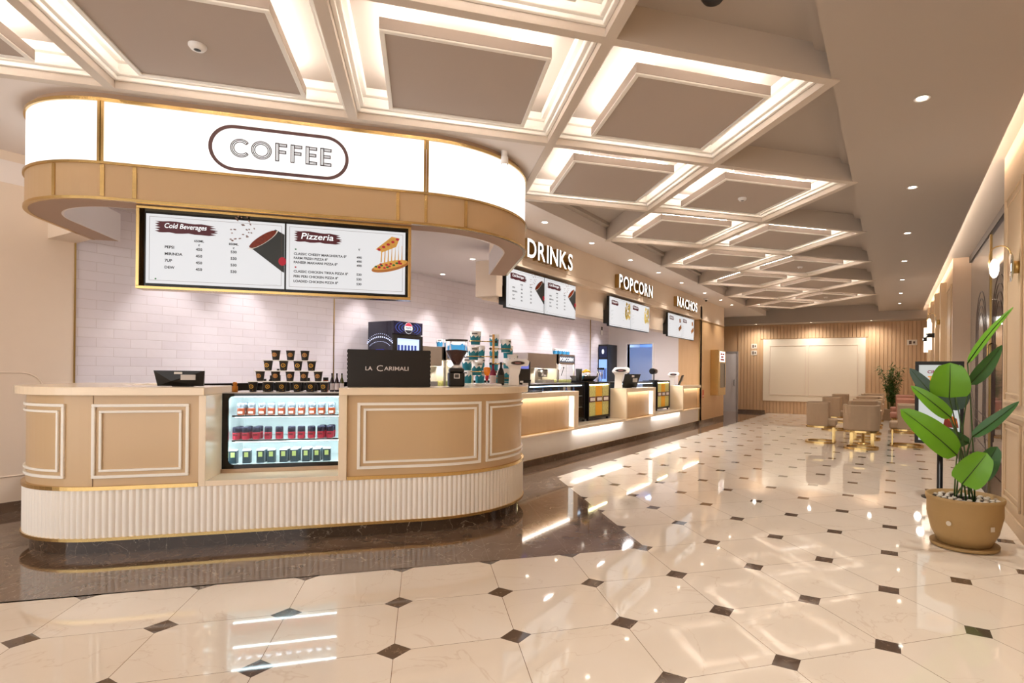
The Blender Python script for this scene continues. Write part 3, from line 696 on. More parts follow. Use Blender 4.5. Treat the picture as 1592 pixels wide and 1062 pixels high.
MB().lathe([(.024, 0), (.024, .095), (.02, .1)], n=16).build('jar_body', mat('orange_powder', 'C75A2C', .3, coat=.5), o); MB().lathe([(.023, .1), (.023, .125)], n=16).build('lid', capb, o)
o = T('shaker_jar', 'small amber topped shaker beside the touch screen on the coffee bar', 'jar', (-1.52, 5.35, 1.179), 45)
MB().lathe([(.022, 0), (.022, .05), (.012, .055), (.02, .07), (.012, .085)], n=14).build('jar_body', mat('amber', 'C77A22', .25, .3), o)
for i, (x, z, tl, hh) in enumerate(((-1.355, 1.2, .35, .11), (-1.25, 1.2, .3, .2), (-1.305, 1.2, .25, .14), (-1.17, 1.2, .3, .1), (-1.06, 1.2, 0, .12), (-1.0, 1.2, 0, .12), (-.945, 1.2, 0, .08))):
    q = T('tool_bottle', ['short dark tamper leaning behind the left cups', 'tall dark handled tool leaning behind the second cup row', 'dark angular gadget behind the left half of the cups', 'small black canister behind the middle of the cups', 'small dark dropper bottle behind the third cup of the bottom row', 'small dark dropper bottle with grey cap behind the fourth cup', 'squat dark bottle behind the fifth cup'][i], 'bottle', (x, 5.60, 1.179), 45)
    b = MB(); b.lathe([(.018, 0), (.02, .01), (.02, hh*.7), (.009, hh*.8)], n=12); b.build('bottle_body', BLACK, q)
    b = MB(); b.lathe([(.011, hh*.8), (.011, hh)], n=12); b.build('cap', DGREY, q)
# ---- back of a touch screen till
def till(lab, base, rot, w=.335, h=.125, yaw=0, group='touch screen tills', lean=.03):
    t = T('touch_screen_till', lab, 'till', base, rot, group); t.rotation_euler.z += radians(yaw)
    b = MB(); hw = w/2; tp = hw*1.02; bt = hw*.93
    y1, y0 = -lean, 0.0
    F = [(-bt, y0, .004), (bt, y0, .004), (tp, y1, h), (-tp, y1, h), (-.15*w, y1*.2-.035, h*.35)]
    b.add(F+[(-bt, .02, .004), (bt, .02, .004), (tp, y1+.015, h), (-tp, y1+.015, h)], [(0, 1, 4), (1, 2, 4), (2, 3, 4), (3, 0, 4), (5, 8, 7, 6), (0, 5, 6, 1), (1, 6, 7, 2), (2, 7, 8, 3), (3, 8, 5, 0)])
    b.build('screen_housing', BLACK, t)
    b = MB(); b.box(.05*w, .35*w, y1*.5-.034, y1*.5-.03, h*.42, h*.75); b.build('sticker', mat('silver_sticker', 'C9C2BC', .5), t)
    b = MB(); b.box(-.09*w, .07*w, y1-.012, y1-.008, h*.78, h*.92); b.build('maker_plate', mat('pale_sticker', 'D8D2CC', .5), t)
    b = MB(); b.box(-.06, .06, .0, .1, 0, .012); b.build('stand', BLACK, t); return t
till('wide black touch screen till seen from behind on the left of the coffee bar', (-1.835, 5.13, 1.231), 45)
# ---- coffee machine
cm = T('coffee_machine', 'black coffee machine with scalloped sides reading LA CARIMALI on the coffee bar', 'coffee machine', (-.277, 5.35, 1.231), 45)
m = MB(); n_ = 9; hh = .32; ys = -.24; P_ = []
for k in range(n_*4+1): z = .0+hh*k/(n_*4); P_.append((.336+.006*abs(sin(pi*k/4)), z))
poly = [(x, 0, z) for x, z in P_]+[(-x, 0, z) for x, z in reversed(P_)]
m.ext([(x, ys, z) for x, y, z in poly], (0, .012, 0)); m.build('back_panel', mat('black_satin', '1E1A19', 0.35, .2), cm)
m = MB(); m.box(-.31, .31, ys+.012, .12, .03, .30); m.box(-.33, .33, ys+.012, .16, 0, .03); m.build('machine_body', DGREY, cm, bevel=.008)
m = MB(); m.box(-.3, .3, -.1, .12, .301, .306)
for k in range(3): m.tube([(-.3, -.2, .315+0*k), (-.3, -.2, .315)], .004)
m.build('cup_tray', STEEL, cm)
m = MB(); text(m, 'LA', (-.195, ys-.002, .142), (1, 0, 0), (0, -1, 0), .05, w=.055, h=.034, bold=.01); text(m, 'ARIMALI', (-.045, ys-.002, .142), (1, 0, 0), (0, -1, 0), .05, w=.2, h=.034, bold=.01)
text(m, 'C', (-.105, ys-.002, .135), (1, 0, 0), (0, -1, 0), .08, w=.05, h=.052); m.build('maker_lettering', mat('chrome_letters', 'D8D4DA', .25, .6), cm)
# ---- grinder
g = T('coffee_grinder', 'black coffee grinder with a clear hopper full of dark beans', 'coffee grinder', (.30, 5.35, 1.231), 45)
m = MB(); m.prism([(x, y) for x, y in ((-.072, -.07), (.072, -.07), (.078, .1), (-.078, .1))], 0, .13); m.prism([(-.066, -.065), (.066, -.065), (.07, .09), (-.07, .09)], .13, .17); m.build('grinder_body', BLACK, g, bevel=.012)
m = MB(); m.lathe([(.05, .17), (.045, .19), (.03, .2)], n=20); m.build('collar', WHITEP, g)
m = MB(); m.lathe([(.03, .2), (.1, .335), (.1, .43)], n=28, caps=False); m.build('hopper', mat('thin_clear_glass', 'FFFFFF', .03, trans=1.0, ior=1.02), g)
m = MB(); m.lathe([(.026, .201), (.096, .335), (0, .345)], n=24, caps=False); m.build('coffee_beans', mat('roast_beans', '4A2E25', .45, bump=1.0, bscale=120), g)
m = MB(); m.lathe([(.099, .425), (.103, .425), (.103, .437), (.099, .437)], n=28, caps=False); m.build('hopper_lid', mat('smoke_lid', '4B4644', .2), g)
m = MB(); m.box(-.026, .026, -.074, -.07, .075, .12); m.build('badge', mat('white_badge', 'E8E4DE', .5), g)
m = MB(); m.box(-.019, .019, -.0752, -.0742, .082, .113); m.build('badge_mark', mat('grey_badge_mark', '4A4542', .5), g)
# ================================================================ COFFEE SIGN AND CANOPY
R0, R1, R2, R3 = 2.62, 2.875, 3.335, 3.40
cn = T('sign_canopy', 'rounded tan and gold canopy with a glowing white COFFEE lightbox hanging from the ceiling', 'sign', (-1.1, 5.9, 2.62), 45)
AEs = A4+1.28
m = MB(); band(m, 0, AEs, -0.21, 0.0, R0+.004, R1); m.build('fascia_band', RINGT, cn, True)
m = MB(); band(m, 0, AEs, -0.21, -.01, R0-.012, R0+.004); m.build('soffit_underside', mat('canopy_underside', 'B09480', .6), cn, True)
m = MB(); band(m, 0, AEs, -.225, -.2101, R0-.011, R1); m.build('inner_lining', KWALL, cn, True)
m = MB(); band(m, 0, AEs, -.02, .010, R0-.014, R0+.006); band(m, 0, AEs, -.2, .014, R1-.008, R1+.010); band(m, 0, AEs, -.2, .010, R2-.008, R2+.016)
m.build('gold_edge', GOLD, cn, True)
for a in (2.30, 2.645, 2.835+.01, 4.70, 4.925, 5.265): a += DL; m = MB(); band(m, a-.013, a+.013, -.01, .006, R0+.012, R1-.012); m.build('gold_strip', GOLD, cn, True)
def lightbox(a0, a1):
    m = MB(); band(m, a0, a1, -.12, -.004, R1+.014, R2-.008); return m.build('lightbox', SIGNW, cn, True)
lightbox(0.0, 2.61+DL); lightbox(2.65+DL, 4.905+DL); lightbox(4.945+DL, AEs)
for a in (2.63+DL, 4.925+DL):
    m = MB(); band(m, a-.02, a-.003, -.1, .004, R1+.014, R2-.008); band(m, a+.003, a+.02, -.1, .004, R1+.014, R2-.008); m.build('divider', GOLD, cn, True)
m = MB(); band(m, 0, AEs, -.18, -.03, R2+.016, R3); m.build('ceiling_collar', mat('collar_tan', 'B99A80', .6), cn, True)
# badge outline and inline lettering, on the flat part of the sign
BRM = mat('sign_brown', '664B4B', .5); BRL = mat('sign_letter_brown', '3A2528', .5)
bx0, bx1, bz0, bz1 = -1.593, -.598, 2.908, 3.262
r = (bz1-bz0)/2; cz = (bz0+bz1)/2; yb = TF-.004
def ringpts(rr, n=24):
    P_ = []
    for k in range(n+1): a = pi/2+pi*k/n; P_.append((bx0+r+rr*cos(a), cz+rr*sin(a)))
    for k in range(n+1): a = -pi/2+pi*k/n; P_.append((bx1-r+rr*cos(a), cz+rr*sin(a)))
    return P_
o_, i_ = ringpts(r), ringpts(r-.024); n = len(o_)
m = MB(); m.add([(x, yb-.008, z) for x, z in o_]+[(x, yb-.008, z) for x, z in i_]+[(x, yb, z) for x, z in o_]+[(x, yb, z) for x, z in i_],
      [(k, (k+1) % n, n+(k+1) % n, n+k) for k in range(n)]+[(k, 2*n+k, 2*n+(k+1) % n, (k+1) % n) for k in range(n)]+[(n+k, n+(k+1) % n, 3*n+(k+1) % n, 3*n+k) for k in range(n)])
m.build('badge_outline', BRM, cn, True)
def stroke(m, P_, w=.0034, closed=False):            # thin flat line on the sign face
    n = len(P_); L, R_ = [], []
    for k in range(n):
        a = Vector(P_[(k-1) % n if closed else max(k-1, 0)]); b = Vector(P_[(k+1) % n if closed else min(k+1, n-1)]); d = (b-a).normalized(); q = Vector((-d.y, d.x))*w; p = Vector(P_[k]); L.append(p+q); R_.append(p-q)
    v = [(p.x, yb-.004, p.y) for p in L]+[(p.x, yb-.004, p.y) for p in R_]
    m.add(v, [(k, n+k, n+(k+1) % n, (k+1) % n) for k in range(n if closed else n-1)])
def rect(m, x0, x1, z0, z1):
    w = .0032
    for a in ((x0-w, x1+w, z0-w, z0+w), (x0-w, x1+w, z1-w, z1+w), (x0-w, x0+w, z0, z1), (x1-w, x1+w, z0, z1)): m.box(a[0], a[1], yb-.005, yb, a[2], a[3])
LH = .138; lz = cz-.065; lw = .011
def letter(ch, x):
    m = MB()
    if ch in 'CO':
        rr = LH/2; cx = x+rr; n = 40
        if ch == 'O':
            for d in (0, .010, .022): stroke(m, [(cx+(rr-d)*cos(2*pi*k/n), lz+rr+(rr-d)*sin(2*pi*k/n)) for k in range(n)], closed=True)
        else:
            a0, a1 = radians(40), radians(320)
            for d in (0, .010, .022): stroke(m, [(cx+(rr-d)*cos(a0+(a1-a0)*k/n), lz+rr+(rr-d)*sin(a0+(a1-a0)*k/n)) for k in range(n+1)])
            for a in (a0, a1): stroke(m, [(cx+rr*cos(a), lz+rr+rr*sin(a)), (cx+(rr-.022)*cos(a), lz+rr+(rr-.022)*sin(a))])
    else:
        W_ = .078
        rect(m, x, x+.022, lz, lz+LH); m.box(x+.009, x+.0125, yb-.005, yb, lz, lz+LH)
        for zz, ww in ((lz+LH-.022, W_), (lz+LH*.45, W_*.92))+(((lz, W_),) if ch == 'E' else ()):
            rect(m, x+.022, x+ww, zz, zz+.020); m.box(x+.022, x+ww, yb-.005, yb, zz+.008, zz+.011)
    return m.build('letter', BRL, cn, True)
for ch, px in (('C', 350), ('O', 381.5), ('F', 418.5), ('F', 442.5), ('E', 466.2), ('E', 489.6)):
    letter(ch, -1.444+(px-350)*.00456)
# ---- twin menu board under the sign
def brush(m, x0, x1, z0, z1, y, fl=1, seed=1):        # ragged paint stroke
    rd = random.Random(seed); w = x1-x0; h = z1-z0; n = 9; Lp, Rp = [], []
    for k in range(n+1):
        f = k/n; Lp.append((x0+(.0 if k % 2 else .06+rd.random()*.03)*w*(1), z0+h*f)); Rp.append((x1-(0 if k % 2 else .07+rd.random()*.06)*w-abs(f-.45)*.12*w, z0+h*(f*.9-.05)))
    top = [(x0+w*(.12+.1*q), z1+.06*h*sin(q)) for q in range(7)]; bot = [(x0+w*(.12+.1*q), z0+.05*h*sin(q*2)) for q in range(7)]
    P_ = bot+Rp+list(reversed(top))+list(reversed(Lp))
    from mathutils.geometry import tessellate_polygon
    t = tessellate_polygon([[Vector((p[0], p[1], 0)) for p in P_]]); m.add([(p[0]*fl, y, p[1]) for p in P_], [tuple(f) for f in t])
COLA = mat('cola_ice', '7A2A12', .25, var=.6, vscale=60); CUPD = mat('print_cup_dark', '33383A', .5); RIM = mat('print_cup_rim', 'E8E2DC', .5)
PRED = mat('print_red', 'C01F3C', .5); CRUST = mat('print_crust', 'B97A3E', .6, var=.3, vscale=80); CHEESE = mat('print_cheese', 'E5B45A', .6, var=.25, vscale=90); GREENP = mat('print_green', '2F7A3E', .5); SPL = mat('print_splash', '8C6C64', .4); POPC = mat('print_popcorn', 'F0CE6A', .6, var=.35, vscale=70)
GREYT = mat('print_grey', '3A3536', .5)
def disc(m, cx, cz_, rx, rz, y, n=20, th=0.0):
    v = [(cx, y, cz_)]+[(cx+rx*cos(2*pi*k/n)*cos(th)-rz*sin(2*pi*k/n)*sin(th), y, cz_+rx*cos(2*pi*k/n)*sin(th)+rz*sin(2*pi*k/n)*cos(th)) for k in range(n)]
    m.add(v, [(0, 1+(k+1) % n, 1+k) for k in range(n)])
def pic_poly(m, P_, y): m.add([(x, y, z) for x, z in P_], [tuple(range(len(P_)))])
def screen(board, w, h, kind, title):
    """local: x right, -y out of the picture, z up, origin bottom-left of the panel; returns the screen part"""
    m = MB(); m.box(0, w, 0, .012, 0, h); sc = m.build('screen', SCREEN, board)
    E_ = -.0008
    m = MB(); b = .022
    for a in ((b, w-b, b, b+.0018), (b, w-b, h-b, h-b+.0018), (b, b+.0018, b, h-b), (w-b, w-b+.0018, b, h-b)): m.box(a[0], a[1], E_, 0, a[2], a[3])
    m.build('border_line', INKB, sc)
    tw = {'cola': .45, 'cola2': .45, 'pizza': .40, 'pop': .34, 'nacho': .34}[kind]*w
    m = MB(); brush(m, .05*w+.01, .05*w+.01+tw, h*.74, h*.90, E_, 1, 3); m.build('banner', MAROON, sc)
    m = MB(); text(m, title, (.05*w+.01+tw*.47, E_*2, h*.785), (1, 0, 0), (0, -1, 0), 1, w=tw*.66, h=h*.095, align='c', slant=.2, bold=.012); m.build('banner_text', emis('screen_text_white', 'FFFFFF', .8), sc)
    m = MB(); R_ = MB()
    def tx(s_, x, z, hh, al='l'): text(MB(), s_, (x*w, E_, z*h), (1, 0, 0), (0, -1, 0), hh*1.5, align=al, bold=.03).build('menu_line', INK, sc)
    if kind in ('cola', 'cola2'):
        tx('650ML', .37, .63, .016, 'c'); tx('950ML', .63, .63, .016, 'c') if False else tx('850ML', .62, .62, .016, 'c')
        tx('₹', .37, .57, .014, 'c'); tx('₹', .62, .56, .014, 'c')
        for i, nme in enumerate(('PEPSI', 'MIRINDA', '7UP', 'DEW')):
            z = .505-.098*i; tx(nme, .13, z+.01, .019); tx('450', .37, z, .019, 'c'); tx('530', .62, z-.005, .019, 'c')
        d = MB(); A_ = [(.73, .62), (.93, .90), (1.0, .83), (1.0, .25), (.985, .26)]; pic_poly(d, [(x*w, z*h) for x, z in A_], E_); d.build('cup_picture', CUPD, sc)
        d = MB(); disc(d, .835*w, .74*h, .125*w, .055*h, E_*1.5, 20, radians(38)); d.build('cola_picture', COLA, sc)
        d = MB(); n = 16
        for k in range(n):
            a0 = -pi*.95+pi*.9*k/n; a1 = -pi*.95+pi*.9*(k+1)/n; th = radians(38); rx, rz = .128*w, .058*h
            def e(a, q): x = rx*q*cos(a); z = rz*q*sin(a); return (.835*w+x*cos(th)-z*sin(th), .74*h+x*sin(th)+z*cos(th))
            pic_poly(d, [e(a0, 1), e(a1, 1), e(a1, 1.12), e(a0, 1.12)], E_*2)
        d.build('cup_rim_picture', RIM, sc)
        d = MB(); rd = random.Random(5)
        for k in range(26):
            a = radians(120+rd.random()*80); q = .05+rd.random()*.17; disc(d, .80*w+q*w*cos(a), .80*h+q*w*sin(a)*1.0, .006+.007*rd.random(), .005, E_, 7, a)
        d.build('splash_picture', SPL, sc)['kind'] = 'stuff'
        d = MB(); disc(d, .985*w, .42*h, .03*w, .065*h, E_*1.6); d.build('logo_picture', PRED, sc)
        d = MB(); disc(d, .068*w, .065*h, .006, .006, E_, 8); d.build('food_mark', GREENP, sc)
        d = MB(); text(d, '- - - - - - - - - - - -', (.95*w, E_, .055*h), (1, 0, 0), (0, -1, 0), .014, align='r'); d.build('small_print', GREYT, sc)
    elif kind == 'pizza':
        for i, (a_, p_) in enumerate((('CLASSIC CHEESY MARGHERITA 8"', '490'), ('FARM FRESH PIZZA 8"', '490'), ('PANEER MAKHANI PIZZA 8"', '490'), ('CLASSIC CHICKEN TIKKA PIZZA 8"', '530'), ('PERI PERI CHICKEN PIZZA 8"', '530'), ('LOADED CHICKEN PIZZA 8"', '530'))):
            z = (.535, .47, .405, .265, .19, .115)[i]; tx(a_, .06, z, .0175); tx(p_, .60, z-.0, .0175, 'c')
        tx('₹', .60, .66, .016, 'c')
        for zz, mm in ((.62, GREENP), (.345, PRED)): d = MB(); disc(d, .075*w, zz*h, .008, .008, E_, 4, pi/4); d.build('food_mark', mm, sc)
        d = MB(); disc(d, .87*w, .44*h, .17*w, .075*h, E_, 24, radians(16)); d.build('crust_picture', CRUST, sc)
        d = MB(); disc(d, .87*w, .465*h, .155*w, .06*h, E_*1.6, 24, radians(16))
        for k in range(7): x = (.79+.03*k)*w; pic_poly(d, [(x-.006, .5*h), (x+.004, .5*h), (x+.01-.002*k, .78*h), (x+.002, .78*h)], E_*1.4)
        pic_poly(d, [(.74*w, .7*h), (.80*w, .66*h), (.92*w, .76*h), (.95*w, .90*h), (.88*w, .92*h)], E_*1.3); d.build('cheese_picture', CHEESE, sc)
        rd = random.Random(9); d = MB(); g_ = MB()
        for k in range(15):
            a = rd.random()*6.28; q = sqrt(rd.random()); x = (.87+.13*q*cos(a))*w; z = (.465+.05*q*sin(a)+.04*q*cos(a))*h; disc(d if k % 3 else g_, x, z, .012, .008, E_*2.2, 8)
        for k in range(5): disc(d, (.77+.04*k)*w, (.70+.045*k)*h, .014, .011, E_*2.2, 8)
        d.build('tomato_picture', PRED, sc); g_.build('herb_picture', GREENP, sc)
    else:
        for i in range(3 if kind == 'pop' else 5):
            z = .52-.13*i if kind == 'pop' else .56-.105*i
            tx('- - - - - -', .06, z, .016); tx('- - - -', .06, z-.045, .014); tx('--', .62, z-.02, .02)
        d = MB(); rd = random.Random(4)
        if kind == 'pop':
            for k in range(80): disc(d, (.84+.12*rd.uniform(-1, 1))*w, (.62+.29*rd.uniform(-1, 1))*h, .021, .022, E_*(1+k*.03), 7)
            d.build('popcorn_picture', POPC, sc)
        else:
            pic_poly(d, [(.74*w, .42*h), (.95*w, .62*h), (.99*w, .45*h), (.80*w, .28*h)], E_); pic_poly(d, [(.80*w, .85*h), (.9*w, .88*h), (.93*w, .7*h), (.82*w, .68*h)], E_); d.build('hotdog_picture', CRUST, sc)
    return sc
mb_ = T('menu_board', 'wide gold framed twin menu board of cold beverages and pizzas under the COFFEE sign', 'menu board', (-1.095, 5.05, 1.975), 45)
x0, x1, z0, z1 = -2.085, -.108, 1.975, 2.604
m = MB()
for a in ((x0, x1, z0, z0+.022), (x0, x1, z1-.022, z1), (x0, x0+.022, z0+.022, z1-.022), (x1-.022, x1, z0+.022, z1-.022)): m.box(a[0], a[1], 4.99, 5.12, a[2], a[3])
m.build('gold_frame', GOLD, mb_, True, bevel=.002)
m = MB(); m.box(x0+.022, x1-.022, 5.035, 5.118, z0+.022, z1-.022); m.build('black_backing', BLACKG, mb_, True)
for i, (a, b, k_, tt) in enumerate(((-2.028, -1.082, 'cola', 'Cold Beverages'), (-1.068, -.155, 'pizza', 'Pizzeria'))):
    p = MB().box(a-.006, b+.006, 5.018, 5.036, 2.010, 2.556).build('monitor_bezel', BLACK, mb_, True)
    s_ = screen(mb_, b-a, .528, k_, tt); s_.location = (a-mb_['_b'][0], 5.012-mb_['_b'][1], 2.022-mb_['_b'][2])
# ceiling bits near the sign
o = T('ceiling_spotlight', 'small white cylindrical spotlight on the ceiling by the right end of the COFFEE sign', 'spotlight', (0.70, 5.15, 3.4), 45)
MB().lathe([(.03, 0), (.03, -.1), (.0, -.1)], n=16, caps=False).build('lamp_body', WHITEP, o); MB().lathe([(0, -.13), (.034, -.13), (.034, -.06)], (0, -.02, 0), n=16, caps=False).build('lamp_head', WHITEP, o); MB().lathe([(0, -.131), (.025, -.131)], (0, -.02, 0), n=16, caps=False).build('lens', LENS, o)
def detector(lab, s, t, grp='smoke detectors'):
    o = T('smoke_detector', lab, 'smoke detector', (s, t, 3.4), 45, grp)
    MB().lathe([(.05, 0), (.05, -.012), (.036, -.03), (0, -.03)], n=20, caps=False).build('housing', WHITEP, o); MB().lathe([(0.02, -.031), (.0, -.034)], n=12, caps=False).build('sensor', DGREY, o)
def plate(name, lab, cat, x, y, z, r, h, m_):
    o = T(name, lab, cat, (x, y, z)); MB().lathe([(r, 0), (r, -h*.5), (r*.8, -h), (0, -h)], n=24, caps=False).build('housing', m_, o); MB().lathe([(r*.3, -h-.001), (0, -h-.004)], n=12, caps=False).build('sensor', DGREY, o)
plate('ceiling_speaker', 'round flush ceiling speaker on the right soffit at the top edge of the view', 'speaker', 0.16, 3.05, 3.4, .06, .012, CEIL)
plate('smoke_detector', 'dark dome detector in the high ceiling tray beyond the first corridor coffers', 'smoke detector', -0.95, 3.25, 3.62, .07, .04, DGREY)
detector('round smoke detector on the light panel above the left part of the COFFEE sign', *PL[(-2, 0)])
detector('smoke detector on the first right-hand corridor panel row beyond the front coffers', *PL[(1, 1)])
detector('small smoke detector on the fourth right-hand panel down the corridor', *PL[(3, 3)])
detector('tiny smoke detector on the sixth right-hand panel far down the corridor', *PL[(5, 5)])
# ================================================================ CORRIDOR COUNTERS (x towards the aisle, y down the corridor)
XC = -4.5
LEDW = emis('counter_led', 'FFF4E6', 15.0)
cb_ = T('service_counter', 'long white stepped service counter with underlit base along the corridor', 'counter', (-4.9, 10.4, 0))
m = MB(); m.box(-5.3, -4.6, 5.75, 14.64, 0, .1); m.build('plinth', DARKM, cb_, True)
m = MB(); m.box(-5.3, -4.565, 5.75, 14.645, .1, .44); m.build('base_panel', WSTONE, cb_, True)
m = MB(); m.box(-4.566, -4.558, 5.75, 14.645, .1, .106); m.build('gold_line', GOLD, cb_, True)
def block(y0, y1, leg0, side0):
    m = MB(); m.box(-4.855, XC, y0, y1, 1.0, 1.07); m.box(-4.855, XC, y1-.14 if leg0 else y1-.03, y1, .49, 1.0) if leg0 else None
    if side0: m.box(-4.855, XC, y0, y0+.05, .49, 1.0)
    m.build('worktop', STONE, cb_, True, bevel=.003)
    a = y0+(.05 if side0 else 0); b = y1-(.175 if leg0 else .02)
    m = MB(); m.box(-4.66, -4.60, a, b, .475, .995); m.build('veneer_panel', PANELW, cb_, True, bevel=.002)
    m = MB(); m.box(-4.66, -4.59, a, b, .462, .475); m.build('gold_line', GOLD, cb_, True)
    m = MB(); m.box(-4.575, -4.535, a, b, .9975, .9995)
    if leg0: pass
    m.build('led_strip', LEDW, cb_, True)
    if leg0: MB().box(-4.60, -4.51, y1-.1425, y1-.1405, .495, .99).build('leg_glow', emis('soft_leg_glow', 'FFF6EA', 1.1), cb_, True)
block(6.05, 7.97, True, False); block(9.85, 11.37, True, True); block(13.18, 14.655, False, True)
m = MB(); m.box(-5.25, XC, 7.831, 9.85, .44, .49); m.box(-5.25, XC, 11.231, 13.18, .44, .49); m.box(-5.25, XC, 13.18, 14.64, .44, .462); m.box(-5.25, XC, 9.85, 11.231, .44, .462); m.box(-5.25, XC, 6.05, 7.831, .44, .462)
m.build('low_sill', STONE, cb_, True, bevel=.002)
for a, b in ((7.9, 9.8), (11.3, 13.1)):
    m = MB(); m.box(-4.55, -4.51, a, b, .4385, .4395); m.build('led_strip', emis('sill_strip', 'FFF4E6', 3.0), cb_, True); light('sill_light', 'AREA', (-4.515+4.9, (a+b)/2-10.4, .437), 3.6, (1, .96, .91), .03, sy=b-a, rot=(0, radians(25), 0), parent=cb_)
def glasscase(y0, y1, lab):
    t = T('glass_counter', lab, 'display case', (-5.1, (y0+y1)/2, .491), 0, 'glass counters behind the worktops')
    m = MB()
    for y in (y0, y1-.03): m.box(-4.89, -4.86, y, y+.03, .491, 1.185); m.box(-5.35, -5.32, y, y+.03, .491, 1.185)
    m.box(-5.35, -4.86, y0, y1, 1.155, 1.185); m.box(-5.35, -4.86, y0+.03, y1-.03, .53, .56); m.build('frame', BLACK, t, True)
    m = MB(); m.box(-5.32, -5.31, y0+.03, y1-.03, .56, 1.155); m.build('back_panel', DGREY, t, True)
    m = MB(); m.box(-4.875, -4.87, y0+.03, y1-.03, .56, 1.155); m.build('glass_pane', GLASS, t, True)
    for z in (.75, .95): m = MB(); m.box(-5.3, -4.9, y0+.03, y1-.03, z, z+.008); m.build('shelf', mat('shelf_glass', 'E4F2F3', .1), t, True)
    m = MB(); m.box(-4.92, -4.9, y0+.05, y1-.05, 1.135, 1.15); m.build('light_bar', emis('blue_white_strip', 'C9E2FF', 5.0), t, True)
    k = 0
    return t
glasscase(7.02, 8.83, 'black framed glass counter with shelves behind the DRINKS worktop')
glasscase(10.15, 12.2, 'black framed glass counter behind the POPCORN worktop')
BG = 'bottles in the glass counter'
cola = bottle('cola_bottle', mat('blue_bottle', '2C4C77', .15), capb, mat('red_label', 'B8283C', .5), .16, .028)
for k in range(7):
    o = again(cola, (-4.98, 7.12+.25*k, .562), 0); o['label'] = 'small blue bottle on the floor of the DRINKS glass counter, %s from the near end' % ORD[k]; o['group'] = BG
for k in range(7):
    o = again(cola, (-4.98, 7.12+.25*k, .96), 0); o['label'] = 'small blue bottle on the upper shelf of the DRINKS case, %s from the near end' % ORD[k]; o['group'] = BG+' upper'
def popcase(y0, y1, lab):
    t = T('popcorn_dispenser', lab, 'popcorn case', (-5.05, (y0+y1)/2, .491), 0, 'three-bin popcorn dispensers')
    m = MB(); w = (y1-y0)
    m.box(-5.2, -4.82, y0, y0+.03, .53, 1.2); m.box(-5.2, -4.82, y1-.03, y1, .53, 1.2); m.box(-5.2, -4.82, y0+.03, y1-.03, 1.165, 1.2); m.box(-5.2, -4.82, y0+.03, y1-.03, .53, .57)
    m.build('frame', BLACK, t, True)
    m = MB(); m.box(-5.2, -5.19, y0+.03, y1-.03, .57, 1.165); m.build('back_panel', mat('pale_panel', 'E9E2CC', .4), t, True)
    for y in (y0+.03, y1-.06): m = MB(); m.box(-4.88, -4.84, y, y+.03, .491, .53); m.build('foot', BLACK, t, True)
    cw = (w-.06)/3
    for q, c in enumerate((mat('butter_popcorn', 'F6E58A', .7, bump=1, bscale=60, var=.5, vscale=38), mat('cheese_popcorn', 'FFB63A', .7, bump=1, bscale=60, var=.15, vscale=60), mat('caramel_popcorn', 'F0D488', .7, bump=1, bscale=60, var=.6, vscale=32))):
        a = y0+.03+cw*q; m = MB(); m.box(-5.15, -4.835, a+.008, a+cw-.008, .575, 1.13); m.build('popcorn_bin', c, t, True)
        m = MB(); m.box(-4.835, -4.825, a+.02, a+cw-.02, .83, .93); lb = m.build('flavour_plate', mat('plum_plate', '5B2230', .4), t, True)
        m = MB(); m.box(-4.825, -4.822, a+.045, a+cw-.045, .85, .91); pl_ = m.build('plate_text', mat('plate_white', 'EFE6E2', .5), t, True); 
    m = MB(); m.box(-4.86, -4.84, y0+.05, y1-.05, 1.14, 1.155); m.build('light_bar', emis('warm_bar', 'FFF0B8', 22.0), t, True)
popcase(8.90, 9.78, 'black framed popcorn dispenser with three yellow bins left of the POPCORN worktop')
popcase(12.28, 13.12, 'black framed popcorn dispenser with three yellow bins under the NACHOS boards')
# ---- channel letters
def letters(word, y0, y1, z0, z1, lab):
    t = T('lit_sign', lab, 'sign', (XF, (y0+y1)/2, z0), 0, 'lit word signs on the fascia')
    wid = []
    for ch in word:
        v = glyphs(ch, .012)[0]; wid.append(max(p[0] for p in v)-min(p[0] for p in v))
    gap = .13; tot = sum(wid)+gap*(len(word)-1); k = (y1-y0)/tot; y = y0
    for ch, w in zip(word, wid):
        m = MB(); text(m, ch, (XF+.095, y, z0), (0, 1, 0), (1, 0, 0), 1, w=w*k, h=z1-z0, depth=.09, bold=.012, rim_only=True); L = m.build('letter', GOLDD, t, True)
        m = MB(); text(m, ch, (XF+.0965, y, z0), (0, 1, 0), (1, 0, 0), 1, w=w*k, h=z1-z0, bold=.012); f = m.build('letter_face', LETW, L)
        f.data.transform(Matrix.Translation(-Vector(t['_b']))); y += (w+gap)*k
letters('DRINKS', 6.40, 7.65, 2.975, 3.235, 'glowing white DRINKS letters with gold sides on the fascia beside the coffee sign')
letters('POPCORN', 9.38, 11.02, 2.96, 3.21, 'glowing white POPCORN letters with gold sides in the middle of the fascia')
letters('NACHOS', 12.58, 14.10, 2.965, 3.20, 'glowing white NACHOS letters with gold sides at the far end of the fascia')
def pair(y0, y1, kinds, titles, lab):
    w = y1-y0; t = T('menu_board', lab, 'menu board', (0, 0, 0), 0, 'hanging twin menu boards'); place(t, (XF+.0, y0, 2.235), 0, 90)
    sw = (w-.01)/2
    for i in (0, 1):
        b = MB().box(i*(sw+.01), i*(sw+.01)+sw, .012, .06, 0, .555).build('monitor_bezel', BLACK, t)
        s_ = screen(t, sw-.02, .53, kinds, titles); s_.location = (i*(sw+.01)+.01, .0005, .0125)
    MB().box(.005, w-.2, .06, .135, .05, .30).build('wall_mount', BLACK, t)
pair(6.06, 7.93, 'cola', 'Cold Beverages', 'twin menu screens of cold beverages under the DRINKS letters')
